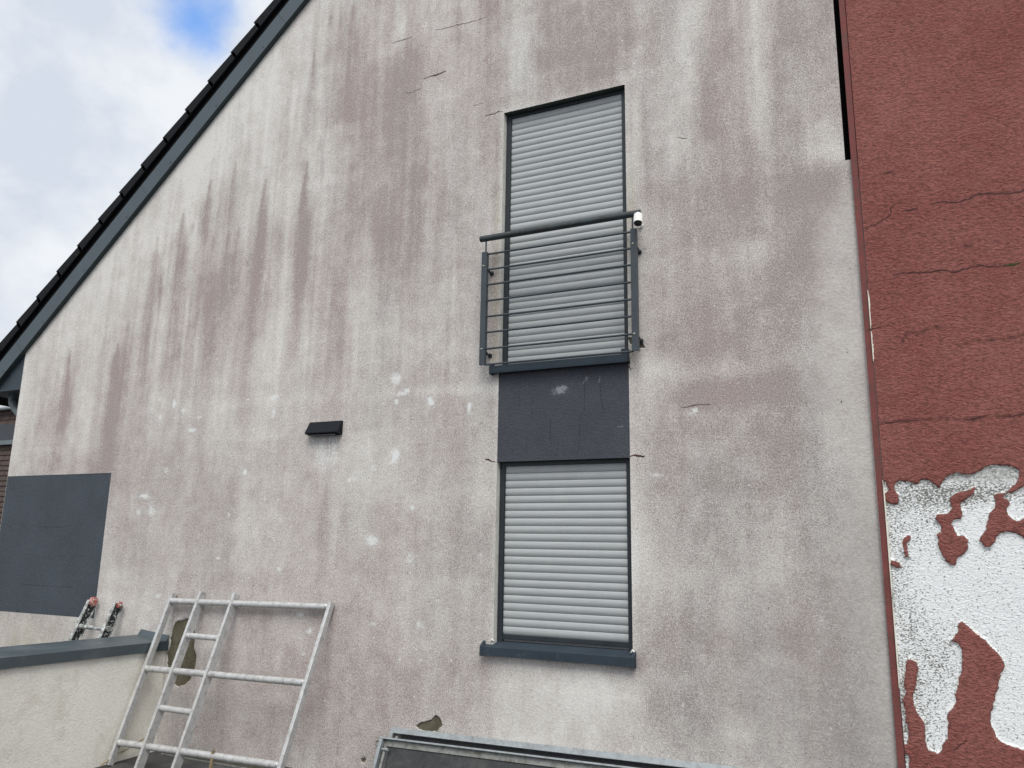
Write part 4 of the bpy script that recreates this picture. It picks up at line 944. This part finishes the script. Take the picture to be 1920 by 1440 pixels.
# ================================================================== SHORT PAINT-SPLATTERED LADDER BEHIND THE LOW WALL
el = empty('ladder', (-6.95, -.4, .22), 'black paint-splattered ladder with red wall rollers behind the coping', 'ladder')
for x, zt_, a_ in ((-7.135, 1.500, .42), (-6.765, 1.490, .40)):
    v = np.array([0, -a_, -1.]); P_ = np.array([x, -.075, zt_]); dd = v*(zt_-.225); nn = np.array([0, -1, a_]); nn /= np.linalg.norm(nn)
    t_ = MB(); t_.obox(P_+np.array([-.020, 0, 0])+nn*.040, (.036, 0, 0), dd, -nn*.007); t_.m = 1
    t_.obox(P_+np.array([-.012, 0, 0])+nn*.0325, (.007, 0, 0), dd, -nn*.085); t_.m = 0
    t_.obox(P_+np.array([-.020, 0, 0])-nn*.053, (.036, 0, 0), dd, -nn*.007)
    st = t_.build('stile', [M_splitw, M_split], el)
    c0 = P_+np.array([.008, .004, -.004])
    if x < -7:
        w_ = MB(); w_.tube([c0+np.array([-.010, 0, 0]), c0+np.array([-.004, 0, 0]), c0+np.array([.022, 0, 0]), c0+np.array([.028, 0, 0])], [.038, .045, .045, .038], 28)
        wh = w_.build('roller', M_wheel, el, smooth=True)
        w_ = MB(); w_.tube([c0+np.array([.027, 0, 0]), c0+np.array([.031, 0, 0])], [.030, .028], 20); w_.m = 1; w_.tube([c0+np.array([.031, 0, 0]), c0+np.array([.034, 0, 0])], [.026, .020], 16)
        w_.build('hub', [M_splitw, M_wheel], wh)
    else:
        w_ = MB(); w_.obox(c0+np.array([.004, -.028, -.030]), (.026, 0, 0), (0, .052, .008), (0, -.008, .046)); wh = w_.build('roller_bracket', M_wheel, el, bevel=.004)
        w_ = MB(); w_.tube([c0+np.array([.028, -.006, -.004]), c0+np.array([.036, -.006, -.004])], [.012, .010], 12); w_.build('bolt', M_splitw, wh)
    z_ = 1.268
    w_ = MB(); q = P_+v*(zt_-z_); w_.tube([q+np.array([-.02, 0, 0]), q+np.array([.026, 0, 0])], .026, 14); w_.build('rung_socket', M_splitw, el)
for z_ in (1.268, .98, .70, .42):
    qa = np.array([-7.135, -.075-.42*(1.5-z_), z_]); qb = np.array([-6.765, -.075-.40*(1.49-z_), z_-.004])
    t_ = MB(); t_.tube([qa, qb], .0205, 14); t_.build('rung', M_splitw, el, smooth=True)

# ================================================================== SCAFFOLD DECKS
def deck(name, P0, ulen, slope, a_, width, label, full):
    e = empty(name, (P0[0]+ulen/2, P0[1]-.2, .22), label, 'scaffold deck', 'scaffold decks leaning at the foot of the wall')
    P0 = np.array(P0); u_ = np.array([1, 0, slope]); u_ /= np.linalg.norm(u_)
    v = np.array([0, -a_, -1.]); v /= np.linalg.norm(v); nn = np.cross(v, u_); nn /= np.linalg.norm(nn)
    if nn[1] > 0: nn = -nn
    th = .055
    t_ = MB()
    t_.obox(P0, u_*ulen, v*(.012 if full else .042), nn*th); t_.build('top_rail', M_galv, e, bevel=.002)
    if full:
        t_ = MB(); t_.obox(P0+v*.0125+u_*.03, u_*(ulen-.06), v*.045, nn*.022); t_.build('inner_flange', M_galvd, e, bevel=.002)
    t_ = MB(); t_.obox(P0+v*(width-.012), u_*ulen, v*.012, nn*th); t_.build('bottom_rail', M_galv, e, bevel=.002)
    for k, x in enumerate((0, ulen-.03)):
        t_ = MB(); t_.obox(P0+u_*x+v*.014, u_*.026, v*(width-.03), nn*(th+.003)); sr = t_.build('end_rail', M_galv, e, bevel=.002)
    t_ = MB(); c0 = P0+u_*.055+nn*.030; t_.tube([c0+v*.060, c0+v*(width-.03)], .014, 14); t_.build('end_tube', M_galvd, e, smooth=True)
    t_ = MB(); t_.obox(P0+u_*.075+v*(.058 if full else .043), u_*(ulen-.15), v*(width-.075), nn*(.012 if full else .004)); t_.build('plywood', M_ply, e)
    if full:
        t_ = MB(); c0 = P0+u_*.04+v*.085+nn*.048
        t_.tube([c0, c0+u_*.04], .009, 12); t_.tube([c0+u_*.04, c0+u_*.055], [.013, .012], 12); t_.build('bolt', M_galv, e)
        t_ = MB(); c0 = P0+v*.03+nn*.03
        t_.tube([c0, c0-u_*.022, c0-u_*.036+nn*.008, c0-u_*.036+nn*.008+v*.022, c0-u_*.018+v*.034], .0085, 12); t_.build('hook', M_galvd, e, smooth=True)
    return e
deck('scaffold_deck', (-3.618, -.115, .628), 3.05, .0135, .44, .455, 'front scaffold deck with dark plywood in a galvanised frame', True)
deck('scaffold_deck', (-3.590, -.006, .680), 3.05, .0125, .44, .500, 'rear scaffold deck tucked between the front deck and the wall', False)
t_ = MB()

# ================================================================== STICKS AND RUBBLE
t_ = MB(); p0 = W(399, 1408, -.52); t_.obox((p0[0]-.011, -.52, p0[2]), (.024, 0, .002), (.03, -.06, -(p0[2]-.225)), (0, .016, 0)); tag(t_.build('wooden_stake', M_wood), 'short brown wooden stake in front of the lowest rung', 'stake')
a0, b0 = np.array([-6.075, -.22, .37]), np.array([-6.10, -.62, .235])
t_ = MB(); t_.obox(a0, (.022, 0, .004), b0-a0, (0, .006, .018)); tag(t_.build('batten', M_palewood), 'thin pale batten propped at the foot of the low wall', 'batten')
t_ = MB(); t_.obox((-6.0, -.060, .222), (1.9, .0, .0), (0, -.018, 0), (0, 0, .010)); tag(t_.build('metal_strip', M_galvd), 'thin pale metal strip lying along the foot of the wall', 'strip')
# ================================================================== NEIGHBOUR'S HOUSE BEYOND THE CORNER
nb = empty('neighbour_house', (-19, 8, .22), 'brown tiled neighbouring house glimpsed past the left corner under the eaves', 'house')
YN = 6.0; D_ = YN-CAM[1]
def NZ(py): return CAM[2] + (W(8, py)[2]-CAM[2])/5.6*D_
zg = NZ(768)
t_ = MB(); t_.box((-24, YN+.35, .22), (-14.5, 13, zg-.1)); t_.build('wall', M_wallg, nb)
# tile-hung front made of overlapping courses
t_ = MB(); z_ = 1.6
while z_ < zg-.12:
    for i in range(int(9.5/.165)):
        x_ = -24+i*.165+(.08 if int(z_/.12) % 2 else 0); j1 = random.uniform(-.006, .006)
        t_.add([(x_+.003, YN-.012+j1, z_), (x_+.162, YN-.012+j1, z_), (x_+.162, YN+.02, z_+.17), (x_+.003, YN+.02, z_+.17), (x_+.003, YN+.012, z_), (x_+.162, YN+.012, z_)], [(0,1,2,3),(0,4,5,1)])
    z_ += .12
t_.build('tile_cladding', M_btile, nb)
t_ = MB(); t_.box((-22.5, YN-.03, NZ(826)), (-14.6, YN-.005, NZ(796))); t_.build('window', M_dslate, nb)
t_ = MB(); t_.box((-22.5, YN-.10, NZ(835)), (-14.6, YN-.02, NZ(827))); t_.build('window_ledge', M_zinc, nb)
t_ = MB(); t_.tube([(-24, YN-.12, zg+.01), (-14.4, YN-.12, zg+.03)], .062, 12); t_.build('gutter', alu_mat('pale_gutter', (.6, .63, .65), (.4, .4, .38), metal=.2), nb, smooth=True)
t_ = MB()
for i in range(7):
    ya = YN-.1+i*.35; za = zg+.08+i*.052
    t_.add([(-24, ya-.04, za), (-14.4, ya-.04, za), (-14.4, ya+.36, za+.08), (-24, ya+.36, za+.08), (-24, ya-.04, za-.045), (-14.4, ya-.04, za-.045)], [(0,1,2,3),(0,4,5,1)])
t_.box((-24, YN+.02, zg-.2), (-14.4, YN+2.4, zg+.05)); t_.build('roof', M_btile, nb)
